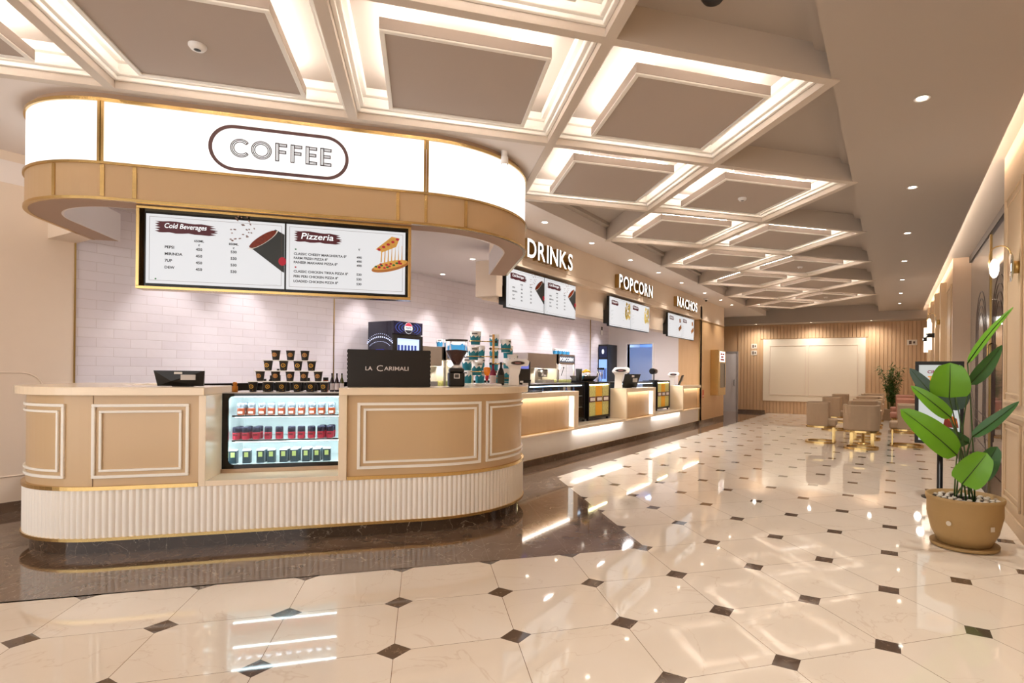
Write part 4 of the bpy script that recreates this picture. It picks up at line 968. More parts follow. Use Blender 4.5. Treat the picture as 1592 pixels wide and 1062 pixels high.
pair(9.18, 11.09, 'pop', 'Popcorn', 'twin menu screens with popcorn pictures under the POPCORN letters')
pair(12.24, 14.14, 'nacho', 'Nachos', 'twin menu screens with snack pictures under the NACHOS letters')
# ---- back counter and its machines
bc = T('back_counter', 'long dark back counter with black splashback along the tiled kitchen wall', 'counter', (-7.0, 8.0, 0))
m = MB(); m.box(-7.3, -6.62, 2.6, 13.3, 0, .92); m.build('cabinet_body', DGREY, bc, True)
m = MB(); m.box(-7.3, -6.6, 2.6, 13.3, .92, .95); m.build('worktop', BLACKG, bc, True)
m = MB(); m.box(-7.3, -7.28, 2.6, 13.3, .95, 1.195); m.build('splashback', BLACKG, bc, True)
fr = T('mini_fridge', 'small branded drinks fridge with blue dotted side and round logo behind the coffee machine', 'fridge', (-6.88, 6.28, .951))
x0, x1, y0, y1, z0, z1 = -7.16, -6.6, 5.99, 6.58, .951, 2.13
PF = mat('midnight_blue', '10112E', .25, coat=.5)
m = MB(); m.box(x0, x1-.03, y0, y1, z0, z1); m.build('fridge_body', PF, fr, True, bevel=.006)
DOT = emis('blue_dot_print', 'D5DCFF', 1.4); BLU = mat('royal_blue_print', '2A2FB4', .3)
m = MB()
def fdot(m, x, z, r): m.add([(x+r*cos(k*pi/3), y0-.002, z+r*sin(k*pi/3)) for k in range(6)], [tuple(range(6))])
for cz_ in (1.83, 1.52):
    for k in range(16):
        a = radians(35+110*k/15); fdot(m, x0+.265+.30*cos(a)*1.1, cz_-.16+.22*sin(a), .012)
        fdot(m, x0+.265+.24*cos(a)*1.1, cz_-.16+.15*sin(a), .006); fdot(m, x0+.265+.35*cos(a)*.95, cz_-.16+.27*sin(a), .006)
m.build('dot_print', DOT, fr, True)
m = MB(); m.box(x0+.18, x0+.36, y0-.003, y0-.001, 1.45, 1.7); m.build('cup_print', BLU, fr, True)
m = MB(); m.box(x1-.03, x1, y0, y1, 1.94, z1); m.build('light_header', PF, fr, True)
m = MB()
for r, w in ((.25, .010), (.19, .014), (.13, .012)):
    for sgn in (-1, 1):
        for k in range(8):
            a0 = radians(-52+13*k); a1 = a0+radians(13)
            P_ = [((y0+y1)/2+sgn*q*cos(a)*1.0, 2.035+q*sin(a)*.42) for q, a in ((r, a0), (r+w, a0), (r+w, a1), (r, a1))]
            m.add([(x1+.001, y, z) for y, z in P_], [(0, 1, 2, 3)])
m.build('ring_print', emis('blue_ring', '4560C0', .6), fr, True)
cy, cz = (y0+y1)/2, 2.035
def half(m, a0, a1, r, x): m.add([(x, cy+r*cos(radians(a0+(a1-a0)*k/12)), cz+r*1.05*sin(radians(a0+(a1-a0)*k/12))) for k in range(13)], [tuple(range(13))])
m = MB(); half(m, 0, 360, .085, x1+.002); lg = m.build('logo_disc', emis('logo_white', 'F2F2F2', .9), fr, True)
m = MB(); half(m, 22, 158, .079, x1+.004); m.build('logo_red', emis('logo_red', 'D23B52', .9), fr, True)
m = MB(); half(m, 202, 338, .079, x1+.004); m.build('logo_dark', emis('logo_navy', '2B2A38', .6), fr, True)
m = MB(); text(m, 'PEPSI', (x1+.005, cy, cz-.015), (0, 1, 0), (1, 0, 0), 1, w=.105, h=.03, align='c', bold=.02); m.build('logo_text', mat('navy_ink', '1B2350', .5), fr, True)
m = MB(); m.box(x1-.03, x1+.005, y0, y1, z0+.03, 1.92)
m2 = MB()
for a in ((y0, y0+.07, z0+.03, 1.92), (y1-.05, y1, z0+.03, 1.92), (y0+.07, y1-.05, 1.87, 1.92), (y0+.07, y1-.05, z0+.03, z0+.1)): m2.box(x1-.03, x1+.008, a[0], a[1], a[2], a[3])
dr_ = m2.build('door_frame', BLACK, fr, True)
m = MB(); m.box(x1-.028, x1-.02, y0+.07, y1-.05, z0+.1, 1.87); m.build('door_glass', emis('fridge_glow', 'C2D2FF', 1.1), fr, True)
m = MB()
for z in (1.2, 1.42, 1.66):
    for k in range(6): m.box(x1-.02, x1-.012, y0+.1+k*.068, y0+.135+k*.068, z, z+.11)
m.build('bottle_print', mat('navy_bottles', '2B3D8A', .4), fr, True)['kind'] = 'stuff' 
def warmer(lab, y0, y1, sign):
    t = T('popcorn_warmer', lab, 'popcorn machine', (-6.9, (y0+y1)/2, .951), 0, 'popcorn warmers on the back counter'); x0, x1 = -7.15, -6.68; z1 = 1.79
    m = MB()
    for (a, b) in ((y0, y0+.03), (y1-.03, y1)): m.box(x1-.03, x1, a, b, .951, z1); m.box(x0, x0+.03, a, b, .951, z1)
    m.box(x0, x1, y0, y1, .951, 1.02); m.box(x0, x1, y0, y1, 1.56, z1); m.build('steel_frame', STEEL, t, True)
    m = MB(); m.box(x1, x1+.004, y0+.06, y1-.04, 1.60, 1.75); m.build('sign_plate', mat('slate_plate', '4A5260', .4), t, True)
    m = MB(); text(m, sign, (x1+.006, (y0+y1)/2, 1.635), (0, 1, 0), (1, 0, 0), 1, w=(y1-y0)*.78, h=.085, align='c', bold=.03); m.build('sign_lettering', emis('sign_glow', 'FFFFFF', 1.3), t, True)
    m = MB(); m.box(x0, x0+.01, y0+.03, y1-.03, 1.02, 1.56); m.build('back_panel', mat('warm_back', 'EFE3D2', .4), t, True)
    m = MB(); m.box(x0+.05, x1-.05, y0+.05, y1-.05, 1.02, 1.2); m.build('popcorn_heap', mat('butter_popcorn', 'EBD870', .7), t, True, bevel=.03)
    for q in (0, 1):
        a = y0+.03+q*(y1-y0-.06)/2; m = MB(); m.box(x1-.012, x1-.008, a+.004, a+(y1-y0-.06)/2-.004, 1.03, 1.55); d = m.build('door_glass', GLASS, t, True)
    m = MB(); m.tube([(x1+.02, y0+.22, 1.48), (x1+.02, y0+.12, 1.3)], .008); m.ball((x1+.02, y0+.22, 1.48), .02, 8); m.build('door_handle', BLACK, t, True)
    light('warmer_glow', 'POINT', (-6.9-t.location.x, 0, 1.5-.951), 4, WARM, .05, parent=t)
warmer('steel popcorn warmer with lit sign behind the coffee grinder', 7.18, 7.93, 'POPCORN')
warmer('steel popcorn warmer with POPCORN sign under a row of tubs on the back counter', 10.85, 11.62, 'POPCORN')
def cooker(lab, y0, y1):
    t = T('popcorn_cooker', lab, 'popcorn machine', (-6.9, (y0+y1)/2, .951), 0, 'steel popcorn cookers on the back counter'); x0, x1 = -7.15, -6.7
    m = MB(); m.box(x0, x1, y0, y1, 1.46, 1.78); m.box(x0, x0+.02, y0, y1, .96, 1.46); m.box(x0, x1, y0, y1, .951, 1.0)
    m.box(x0, x1, y0, y0+.03, 1.0, 1.46); m.build('steel_hood', STEEL, t, True)
    m = MB(); m.lathe([(.13, 0), (.13, .45)], (x0+.24, y0+.35, 1.0), 20); m.build('oil_drum', mat('cream_drum', 'F3EBD0', .4), t, True)  # one even cream colour over the drum
    m = MB(); m.lathe([(.1, 0), (.12, .12), (.12, .16), (.1, .17)], (x0+.24, y1-.25, 1.27), 18); m.tube([(x0+.24, y1-.25, 1.44), (x0+.24, y1-.25, 1.47)], .02); m.build('kettle', STEEL, t, True)
    m = MB(); m.box(x0+.05, x1-.03, y1-.42, y1-.06, 1.0, 1.2); m.build('control_box', mat('steel_box', 'A7A19B', .35, .8), t, True)
    light('cooker_fill', 'POINT', (0.05, 0, .48), 4, WARM, .05, parent=t)  # unseen fill lamp added inside the cooker
cooker('steel popcorn cooker with cream oil drum left of the POPCORN warmer', 9.68, 10.83)
cooker('narrow steel popcorn cooker half hidden behind the coffee machine', 6.70, 7.13)
# ---- popcorn tubs
TW_ = mat('white_tub', 'F3EEEA', .5); TEAL = mat('teal_print', '1E7E93', .5); BLUT = mat('sky_print', '3C9AD0', .5)
def tub(r=.062, h=.15, pm=TEAL):
    t = T('popcorn_tub', '', 'tub', (0, 0, 0))
    MB().lathe([(r*.78, 0), (r, h), (r*.97, h), (r*.75, .006)], n=20, caps=False).lathe([(0, .002), (r*.78, .002)], n=20, caps=False).build('tub_body', TW_, t)
    m = MB(); n = 20; v = []; f = []
    for k in range(n+1):
        a = 2*pi*k/n; top = h*(.62+.1*((k*7) % 3-1)*.9)
        for z in (0.003, top): rr = r*.78+(r*.22)*z/h+.0012; v.append((rr*cos(a), rr*sin(a), z))
    m.add(v, [(2*k, 2*k+2, 2*k+3, 2*k+1) for k in range(n)], True); m.build('drip_print', pm, t)
    m = MB()
    rr = r*.96+.0015
    m.add([(rr*cos(a), rr*sin(a), z) for z in (h*.78, h*.88) for a in [radians(-75+q*12) for q in range(6)]], [(q, q+1, q+7, q+6) for q in range(5)]); m.build('word_print', mat('grey_ink', '6A6664', .5), t)
    return t
tb = tub(.062, .15); tbb = tub(.058, .13, BLUT); tbb.name = 'popcorn_cup'
G1 = 'tubs on the popcorn warmers'
for k in range(4): again(tbb, (-6.82, 7.2+.19*k, 1.792), 0, yaw=40*k, label='blue and white popcorn cup on the warmer behind the coffee grinder, %s from left' % ORD[k])['group'] = G1
for k in range(4): again(tbb, (-6.82, 10.94+.19*k, 1.792), 0, yaw=40*k, label='blue and white popcorn cup on the far POPCORN warmer, %s from left' % ORD[k])['group'] = G1+' far'
# gold display stand at the right end of the bar (45 degree frame)
gs = T('display_stand', 'gold tiered display stand holding teal popcorn tubs on the right end of the coffee bar', 'stand', (.76, 6.35, 1.231), 45)
m = MB(); m.lathe([(.09, 0), (.09, .012), (.015, .015)], n=24); m.build('base', GOLD, gs)
m = MB(); m.box(-.012, .012, -.012, .012, .01, .56); m.build('pole', GOLD, gs)
TI = [(.48, -.20, -1), (.31, -.22, -1), (.14, -.18, -1), (.40, .14, 1), (.23, .22, 1), (.07, .16, 1)]
for z, x, sg in TI:
    m = MB(); m.tube([(0, 0, z), (x+(.07 if sg < 0 else -.07), 0, z)], .007); m.tube([(x+.068*cos(a*pi/10), .068*sin(a*pi/10), z) for a in range(20)], .006, 6, True); m.build('ring_arm', GOLD, gs)
    m = MB(); m.ball((.03*-sg, 0, z), .016, 8); m.build('knob', BLACK, gs)
for k, (z, x, sg) in enumerate(TI):
    again(tb, (.76+x, 6.35, 1.231+z+.008-.05), 45, yaw=-60+23*k, label='white and teal popcorn tub held by the gold stand, %s side, %s tier' % (('left' if sg < 0 else 'right'), ('top', 'middle', 'lowest')[k % 3]))['group'] = 'popcorn tubs at the gold stand'
SP = [(.50, 6.75, 0), (.50, 6.75, .151), (.66, 6.85, 0), (.66, 6.85, .151), (.66, 6.85, .302), (.98, 6.72, 0), (.98, 6.72, .151), (.98, 6.72, .302), (.84, 6.95, 0), (.84, 6.95, .151), (.84, 6.95, .302), (.84, 6.95, .453)]
LV = ['bottom', 'second', 'third', 'top']
NM = {.50: 'leftmost', .66: 'second', .98: 'rightmost', .84: 'third'}
for k, (s, t_, z) in enumerate(SP):
    again(tb, (s, t_, 1.231+z), 45, yaw=-80+31*k, label='teal popcorn tub in the %s tower behind the gold stand, %s of its stack' % (NM[s], LV[round(z/.151)]))['group'] = 'stacked popcorn tubs'
# white pedestals with oval badges
def pedestal(lab, base, rot, yaw=0, sc=1.0):
    t = T('counter_pedestal', lab, 'payment pedestal', base, rot, 'white curved pedestals'); t.rotation_euler.z += radians(yaw); t.scale = (sc,)*3
    m = MB(); F = [(-.055, -.03), (.055, -.03), (.05, .04), (-.05, .04)]
    lv = [(0, .0, 1.0, 0), (.10, .0, .9, 0), (.17, -.0, 1.05, .01), (.20, -.02, 1.25, 0)]
    v = [(x*k+dx, y*k+dy, z) for z, dy, k, dx in lv for x, y in F]
    m.add(v, [(4*q+i, 4*q+(i+1) % 4, 4*q+4+(i+1) % 4, 4*q+4+i) for q in range(3) for i in range(4)]+[(3, 2, 1, 0)])
    m.build('column', WHITEP, t, bevel=.01)
    m = MB(); m.ext([(-.08, -.06, .20), (.14, -.06, .20), (.155, -.05, .25), (.13, -.03, .275), (-.05, -.03, .275), (-.085, -.05, .23)], (0, .1, .0)); m.build('head', WHITEP, t, bevel=.012)
    m = MB(); disc(m, .03, .232, .075, .022, -.0615, 24); m.build('oval_badge', mat('badge_silver', 'A9A2A0', .3, .5), t)
    m = MB(); disc(m, .03, .232, .066, .017, -.0625, 24); m.build('badge_face', mat('badge_black', '2A1F1F', .3), t)
    m = MB(); disc(m, .03, .232, .035, .007, -.0632, 16); m.build('badge_mark', mat('badge_red', '9C6A68', .4), t)
    return t
pedestal('white curved pedestal with oval badge at the right end of the coffee bar', (.90, 5.74, 1.231), 45)
pedestal('white curved pedestal with oval badge on the POPCORN worktop', (-4.74, 9.98, 1.071), 0, 25, 1.5)
pedestal('white curved pedestal with oval badge on the NACHOS worktop', (-4.85, 13.35, 1.071), 0, 15, 1.2)
# drink, bottles, card tray
tr_ = T('serving_board', 'low white serving board under the orange drink on the coffee bar', 'board', (.62, 5.62, 1.231), 45); MB().box(-.13, .13, -.07, .09, 0, .02).build('board', WHITEP, tr_, bevel=.004)
ck = T('cocktail_glass', 'tall glass of orange and red layered drink on the white board', 'drink', (.61, 5.6, 1.252), 45)
MB().lathe([(.03, 0), (.03, .004), (.005, .01), (.005, .03)], n=16).build('glass_foot', GLASS, ck)
MB().lathe([(.012, .03), (.022, .08)], n=16).build('red_layer', mat('red_drink', 'C81E2E', .1, coat=.5), ck); MB().lathe([(.022, .08), (.034, .12), (.036, .16), (0, .166)], n=16).build('orange_layer', mat('orange_drink', 'F58A12', .1, coat=.5), ck)
o = bottle('syrup_bottle', rdg, capb, labw, .225, .034); place(o, (.70, 5.86, 1.231), 45); o['label'] = 'magenta syrup bottle with white label behind the orange drink'
o = bottle('syrup_bottle', mat('black_bottle', '1C1B18', .15), capb, mat('kraft_label', '3A3A30', .5), .24, .036); place(o, (.775, 5.80, 1.231), 45); o['label'] = 'black syrup bottle between the magenta bottle and the white pedestal'
# tills in the corridor
def monitor(lab, x, y, z, w=.34, h=.3, yaw=90):
    t = T('till_monitor', lab, 'till', (0, 0, 0), 0, 'till monitors'); place(t, (x, y, z), 0, yaw)
    MB().box(-w/2, w/2, 0, .04, .05, .05+h).build('monitor_case', BLACK, t, bevel=.006)
    MB().box(-w*.3, w*.35, -.003, 0, .05+h*.62, .05+h*.92).build('lit_screen', emis('violet_screen', '6C74C8', .9), t)
    MB().box(-.05, .05, -.03, .07, 0, .05).build('stand', BLACK, t)
monitor('black till monitor with small violet screen behind the DRINKS worktop', -4.98, 7.1, 1.186)
till('black touch screen till tilted towards the aisle at the near end of the DRINKS worktop', (-4.72, 6.62, 1.071), 0, .30, .19, 60, lean=.06)
till('black touch screen till on the POPCORN worktop beside the white pedestal', (-4.70, 10.42, 1.071), 0, .36, .28, 55, lean=.14)
till('black touch screen till on the far NACHOS worktop', (-4.8, 13.75, 1.071), 0, .30, .26, 100, lean=.1)
cardr = T('card_reader_row', 'flat black keypad and cables lying on the DRINKS worktop', 'keypad', (-4.72, 6.95, 1.071)); MB().box(-.07, .07, -.1, .16, 0, .018).build('keypad_body', BLACK, cardr, bevel=.004)
MB().box(-.05, .05, -.08, .14, .018, .02).build('keys', DGREY, cardr)
# condiment caddy on the first popcorn dispenser
cd = T('condiment_caddy', 'black caddy holding a tub heaped with yellow popcorn on the near popcorn dispenser', 'caddy', (-5.0, 9.1, 1.201))
m = MB(); m.prism([(-.13, -.3), (.13, -.3), (.13, .12), (-.13, .12)], 0, .02); m.ext([(.1, -.3, .02), (.1, .12, .02), (.17, .18, .11), (.17, -.34, .11)], (-.01, 0, 0)); m.ext([(-.1, -.3, .02), (-.1, .12, .02), (-.14, .18, .11), (-.14, -.34, .11)], (.01, 0, 0)); m.build('tray', BLACK, cd)
MB().lathe([(.05, .02), (.06, .24), (.055, .24), (.045, .03)], (-.0, -.25, 0), 14, caps=False).build('black_cup', BLACK, cd)
o = again(tb, (-4.99, 9.12, 1.225), 0, yaw=-40, label='teal tub heaped with yellow popcorn in the black caddy'); o.scale = (1.35, 1.35, .95); o['group'] = 'popcorn tub in the caddy'
hp = MB(); rd = random.Random(3)
for k in range(26): a = rd.random()*6.28; q = .075*sqrt(rd.random()); hp.ball((q*cos(a), q*sin(a), .005+.05*(1-q/.08)), .018, 6)
hp = hp.build('popcorn_heap', mat('yellow_popcorn', 'F4C428', .6)); hp.location = (-4.99, 9.12, 1.374); hp['kind'] = 'stuff'; tag(hp, 'heap of yellow popcorn in the caddy tub', 'popcorn')
for k in range(4):
    t = T('serving_scoop', 'slim steel and black scoop leaning beside the popcorn caddy, %s from left' % ORD[k], 'scoop', (-4.93, 9.38+.07*k, 1.201), 0, 'scoops beside the popcorn caddy'); m = MB(); m.tube([(0, 0, .0), (.0, .09, .24)], .008, 6); m.build('handle', STEEL, t); MB().ball((0, .1, .25), .024, 8).build('grip', BLACK, t)
cdev = T('desk_phone', 'black swivel device on a thin stand beside the far popcorn dispenser', 'device', (-5.0, 12.5, 1.201))
MB().lathe([(.12, 0), (.12, .012), (.014, .015), (.014, .16)], n=18).build('stand', BLACK, cdev); m = MB(); m.lathe([(.06, -.16), (.075, -.12), (.06, .1), (.03, .16)], (0, 0, .22), 14, 'y'); m.build('head', BLACK, cdev)
cdev['label'] = 'black swivel handset on a thin stand above the far popcorn dispenser'
# kitchen end: tall fridge, sink through the doorway
tf = T('tall_fridge', 'tall glass door fridge glowing blue at the far end of the kitchen', 'fridge', (-7.13, 14.3, 0)); tf.scale = (.55, 1, 1)
MB().box(-.28, .26, -.3, .3, 0, 2.17).build('fridge_body', BLACK, tf, bevel=.005); MB().box(-.24, .22, -.306, -.3, .2, 1.75).build('door_glass', emis('blue_fridge_glow', '8FB6FF', 1.0), tf)
MB().box(-.24, .22, -.306, -.3, 1.8, 2.12).build('header_print', mat('navy_header', '1C2A55', .4), tf); MB().lathe([(0, -.309), (.07, -.309)], (-.01, 0, 1.97), 16, 'y', caps=False).build('header_logo', emis('header_white', 'E8EEFF', .9), tf)
m = MB()
for k in range(5): m.box(-.2+k*.085, -.15+k*.085, -.312, -.307, 1.2, 1.5)
m.build('bottle_print', mat('navy_bottles', '2B3D8A', .4), tf)['kind'] = 'stuff'
sk = T('sink_unit', 'steel sink with tall hooked tap in the blue room beyond the doorway', 'sink', (-5.95, 16.3, 0)); MB().box(-.35, .35, -.3, .3, .0, 1.2).build('sink_body', mat('blue_steel', '8A9AB8', .3, .6), sk)
m = MB(); m.tube([(-.25, 0, 1.2), (-.25, 0, 1.6), (-.22, 0, 1.75), (-.1, 0, 1.82), (.02, 0, 1.75), (.05, 0, 1.6)], .025); m.build('tap', STEEL, sk)
nt_ = T('wall_notice', 'small black and white pictogram notice on the tiled kitchen wall', 'notice', (-7.29, 14.2, 2.45)); MB().box(0, .008, -.06, .06, 0, .26).build('notice_plate', WHITEP, nt_); MB().box(.008, .010, -.04, .04, .14, .24).build('pictogram', INK, nt_)
# column fittings
gb = T('wall_dispenser', 'gold box with lit white and red panel mounted on the oak column', 'wall box', (XF, 16.05, .76))
MB().box(.0, .24, -.38, .38, 0, 1.30).build('gold_case', GOLD, gb, bevel=.006)
MB().box(.24, .246, -.28, .28, .96, 1.26).build('lit_panel', emis('lit_panel_white', 'FFF6F0', 1.1), gb); MB().box(.24, .245, -.2, .30, .22, .93).build('grey_front', mat('grey_front', '8C7F70', .3, .6), gb); MB().box(.245, .248, .2, .26, .24, .9).build('slot', BLACK, gb)
m = MB()
for k, (a, b, z) in enumerate(((-.2, -.02, 1.16), (.02, .2, 1.16), (-.16, .1, 1.08), (-.2, .18, 1.0))): m.box(.246, .248, a, b, z, z+.045)
m.build('red_marks', mat('red_marks', 'C8473A', .5), gb)['kind'] = 'stuff'
rs = T('fire_notice', 'narrow red vertical notice low on the oak column', 'notice', (XF, 14.98, .72)); MB().box(0, .006, -.05, .07, 0, .21).build('notice_plate', mat('notice_red', 'D2543E', .5), rs); MB().box(.006, .008, -.03, .05, .03, .06).build('pale_mark', WHITEP, rs)
sc_ = T('security_camera', 'small white dome camera on the ceiling corner above the NACHOS sign', 'camera', (-4.4, 14.7, 3.4)); MB().lathe([(.06, 0), (.06, -.03), (.04, -.05)], n=16).build('housing', WHITEP, sc_); MB().ball((0, 0, -.055), .035, 10).build('lens', BLACK, sc_)
for (x, z, w, lab) in ((-4.37, 2.30, .2, 'upper small white pictogram sign on the slatted wall left of the cream panel'), (-4.37, 2.06, .2, 'lower small white pictogram sign with dark figure on the slatted wall'), (.55, 2.35, .28, 'small white exit pictogram sign on the slatted wall near the right corner')):
    t = T('pictogram_sign', lab, 'sign', (x, YF-.034, z)); MB().box(-w/2, w/2, -.008, 0, 0, .17).build('sign_plate', mat('sign_plate', 'E8DCCB', .5), t); MB().box(-w*.3, -w*.05, -.011, -.008, .03, .14).box(w*.1, w*.3, -.011, -.008, .05, .12).build('pictogram', mat('brown_ink', '5C463A', .5), t)['kind'] = 'stuff'
# ================================================================ SEATING
FAB = mat('beige_velvet', 'B89F84', .8, var=.06, vscale=12); FABP = mat('dusty_pink_velvet', 'B98573', .8, var=.06, vscale=12)
def tubchair(fab):
    t = T('tub_chair', '', 'chair', (0, 0, 0))
    # faces +y; shell wraps the back
    def shell(r0, r1, z0, z1):
        m = MB(); n = 20; v = []
        for k in range(n+1):
            a = radians(180+180*k/n); ex = .31; 
            sx, sy = (abs(cos(a))**.55)*(1 if cos(a) > 0 else -1), -(abs(sin(a))**.55)
            zt = z1-(.0 if -sy > .35 else .0)
            for r in (r0, r1):
                x, y = (ex+r)*sx, (.42+r)*sy+.16
                v += [(x, y, z0), (x*1.02, y*1.04, zt)]
        f = []
        for k in range(n):
            b = 4*k; c = b+4
            f += [(b+2, c+2, c+3, b+3), (c, b, b+1, c+1), (b+1, b+3, c+3, c+1), (b+2, b, c, c+2)]
        e = 4*n; f += [(0, 2, 3, 1), (e+2, e, e+1, e+3)]
        m.add(v, f, False); return m
    shell(-.07, 0, .35, .82).build('backrest', fab, t, bevel=.02)
    MB().box(-.235, .235, -.18, .30, .35, .48).build('seat', fab, t, bevel=.035)
    m = MB(); P_ = lambda z, a, b, n=32: [(a*(abs(cos(2*pi*k/n))**.7)*(1 if cos(2*pi*k/n) > 0 else -1), b*(abs(sin(2*pi*k/n))**.7)*(1 if sin(2*pi*k/n) > 0 else -1)) for k in range(n)]
    def ringband(a, b, w, z0, z1):
        o1 = P_(0, a, b); i1 = P_(0, a-w, b-w); n = 32; m.add([(x, y, z0) for x, y in o1]+[(x, y, z0) for x, y in i1]+[(x, y, z1) for x, y in o1]+[(x, y, z1) for x, y in i1],
            [f for k in range(n) for j in [(k+1) % n] for f in ((k, j, 2*n+j, 2*n+k), (n+j, n+k, 3*n+k, 3*n+j), (2*n+k, 2*n+j, 3*n+j, 3*n+k), (j, k, n+k, n+j))])
    ringband(.30, .29, .05, 0, .035); m.build('base_ring', GOLD, t)
    m = MB(); ringband(.30, .28, .04, .315, .35); m.build('seat_rail', GOLD, t)
    for sx in (-1, 1): MB().box(sx*.18-.03, sx*.18+.03, .235, .26, .02, .33).build('leg', GOLD, t)
    return t
ch1 = tubchair(FAB)
ORDC = [('nearest', 12.62), ('middle', 15.6), ('farthest', 18.2)]
for q, (nm, y) in enumerate(ORDC):
    for side, x, yaw, yy in (('left', -1.27, -90, y-.3), ('near', -.50, 0, y-.95), ('far', -.50, 180, y+.75), ('right', .26, 90, y-.1)):
        if q and side == 'right': continue
        o = again(ch1, (x, yy, 0), 0, yaw=yaw); o['label'] = 'beige velvet tub chair with gold base, %s side of the %s cafe table' % (side, nm); o['group'] = 'beige tub chairs'
ch2 = tubchair(FABP); ch2.name = 'pink_tub_chair'
for q, (nm, y) in enumerate(ORDC[1:]): o = again(ch2, (.26, y-.1, 0), 0, yaw=90); o['label'] = 'dusty pink tub chair with gold base right of the %s cafe table' % nm; o['group'] = 'pink tub chairs'
def cafe():
    t = T('cafe_table', '', 'table', (0, 0, 0)); MB().lathe([(.0, .66), (.33, .66), (.335, .67), (.33, .685), (0, .685)], n=32, caps=False).build('table_top', mat('white_table_top', 'EFE6DA', .2), t)
    MB().lathe([(.2, 0), (.2, .015), (.03, .025), (.03, .66)], n=24).build('pedestal', GOLD, t); return t
ct = cafe()
for nm, y in ORDC: o = again(ct, (-.50, y-.12, 0)); o['label'] = 'small round cafe table with white top, %s of the three in the row' % nm; o['group'] = 'cafe tables'
# ================================================================ PLANTS, POSTER STAND, SCONCES
def leafmesh(m, base, tip, w, nrm=(0, -1, 0), bend=.12, fold=.18, n=12, blunt=.5, edge=.03, seed=0):
    rd = random.Random(seed)
    b, t_ = Vector(base), Vector(tip); d = t_-b; L = d.length; d.normalize(); nr = Vector(nrm); side = d.cross(nr).normalized(); nr = side.cross(d).normalized()
    v = []
    for i in range(n+1):
        f = i/n; c = b+d*(L*f)+nr*(bend*L*(sin(pi*f)))
        ww = w/2*(sin(pi*min(1, f**.75))**blunt)*(1-.15*f) if 0 < f < 1 else 0.002
        for j in range(-3, 4):
            q = j/3; v.append(c+side*(ww*q)+nr*(-abs(q)*ww*fold*-1+rd.uniform(-1, 1)*edge*ww*(abs(q) > .9)))
    f = [(7*i+j, 7*i+j+1, 7*i+j+8, 7*i+j+7) for i in range(n) for j in range(6)]
    m.add(v, f, True); o = [tuple(Vector(p)-nr*.0025) for p in v]; m.add(o, [tuple(reversed(x)) for x in f], True); return m
LG = mat('bright_leaf_green', '68A322', .35, var=.15, vscale=8); LD = mat('deep_leaf_green', '3B6A34', .35, var=.15, vscale=8); LB = mat('dull_leaf_back', '44594F', .5, var=.1); STEM = mat('leaf_stem', '35511E', .4); RIB = mat('leaf_rib', '2E4716', .5)
TERR = mat('ochre_clay', 'AD8D5C', .6, var=.08, bump=.1, bscale=60)
pp = T('potted_plant', 'large artificial paddle-leaf plant in a round ochre pot by the right wall', 'potted plant', (.52, 5.42, 0))
MB().lathe([(.17, .03), (.185, .035), (.232, .13), (.262, .27), (.262, .36), (.272, .385), (.272, .41), (.255, .41), (.245, .36), (0, .36)], n=40, caps=False).build('pot', TERR, pp)
MB().lathe([(.20, 0), (.235, .01), (.24, .035), (.225, .03), (0, .025)], n=40, caps=False).build('saucer', TERR, pp)
MB().lathe([(0, .375), (.245, .372)], n=30, caps=False).build('soil', mat('dark_soil', '2A211A', .9, bump=1, bscale=40), pp)
def sticker(ang, z, r, sq):
    m = MB(); a0 = radians(ang); R_ = .2585+.001
    pts = [(r*cos(2*pi*k/16), r*sin(2*pi*k/16)) for k in range(16)] if not sq else [(-r, -r), (r, -r), (r, r), (-r, r)]
    m.add([((R_+.004)*cos(a0+x/R_), (R_+.004)*sin(a0+x/R_), z+y) for x, y in pts], [tuple(range(len(pts)))]); return m
sticker(-118, .22, .019, False).build('round_sticker', mat('sticker_pale', 'D9CCB8', .5), pp); sticker(-52, .205, .018, True).build('square_sticker', mat('sticker_pale', 'D9CCB8', .5), pp)
LV_ = [((.526, 5.35, 1.472), (.814, 5.35, 1.907), .075, LG, (-.6, -.8, .3), .04, .6), ((.568, 5.65, 1.299), (.781, 5.60, 1.626), .13, LD, (.3, -.9, 0), .06, .6), ((.398, 5.25, 1.20), (.398, 5.20, 1.475), .29, LG, (0, -1, .1), .06, .28),
 ((.408, 5.2, 1.044), (.132, 5.15, 1.291), .125, LG, (-.3, -.9, .4), .08, .55), ((.444, 5.15, .761), (.06, 5.05, 1.106), .22, LG, (-.2, -.9, .5), .08, .45), ((.401, 5.7, 1.089), (.136, 5.72, 1.437), .14, LB, (0, -1, 0), .05, .5),
 ((.568, 5.6, .814), (.282, 5.6, .982), .16, LD, (0, -.8, -.6), .08, .5), ((.56, 5.35, .89), (.848, 5.30, 1.183), .10, LD, (.1, -.8, .5), -.06, .6), ((.475, 5.13, .545), (.625, 5.08, .80), .235, LG, (0, -1, .1), .06, .32),
 ((.603, 5.5, .528), (.741, 5.48, .812), .18, LD, (0, -1, 0), .05, .4), ((.462, 5.66, 1.26), (.478, 5.66, 1.08), .22, LB, (0, -1, 0), .03, .35)]
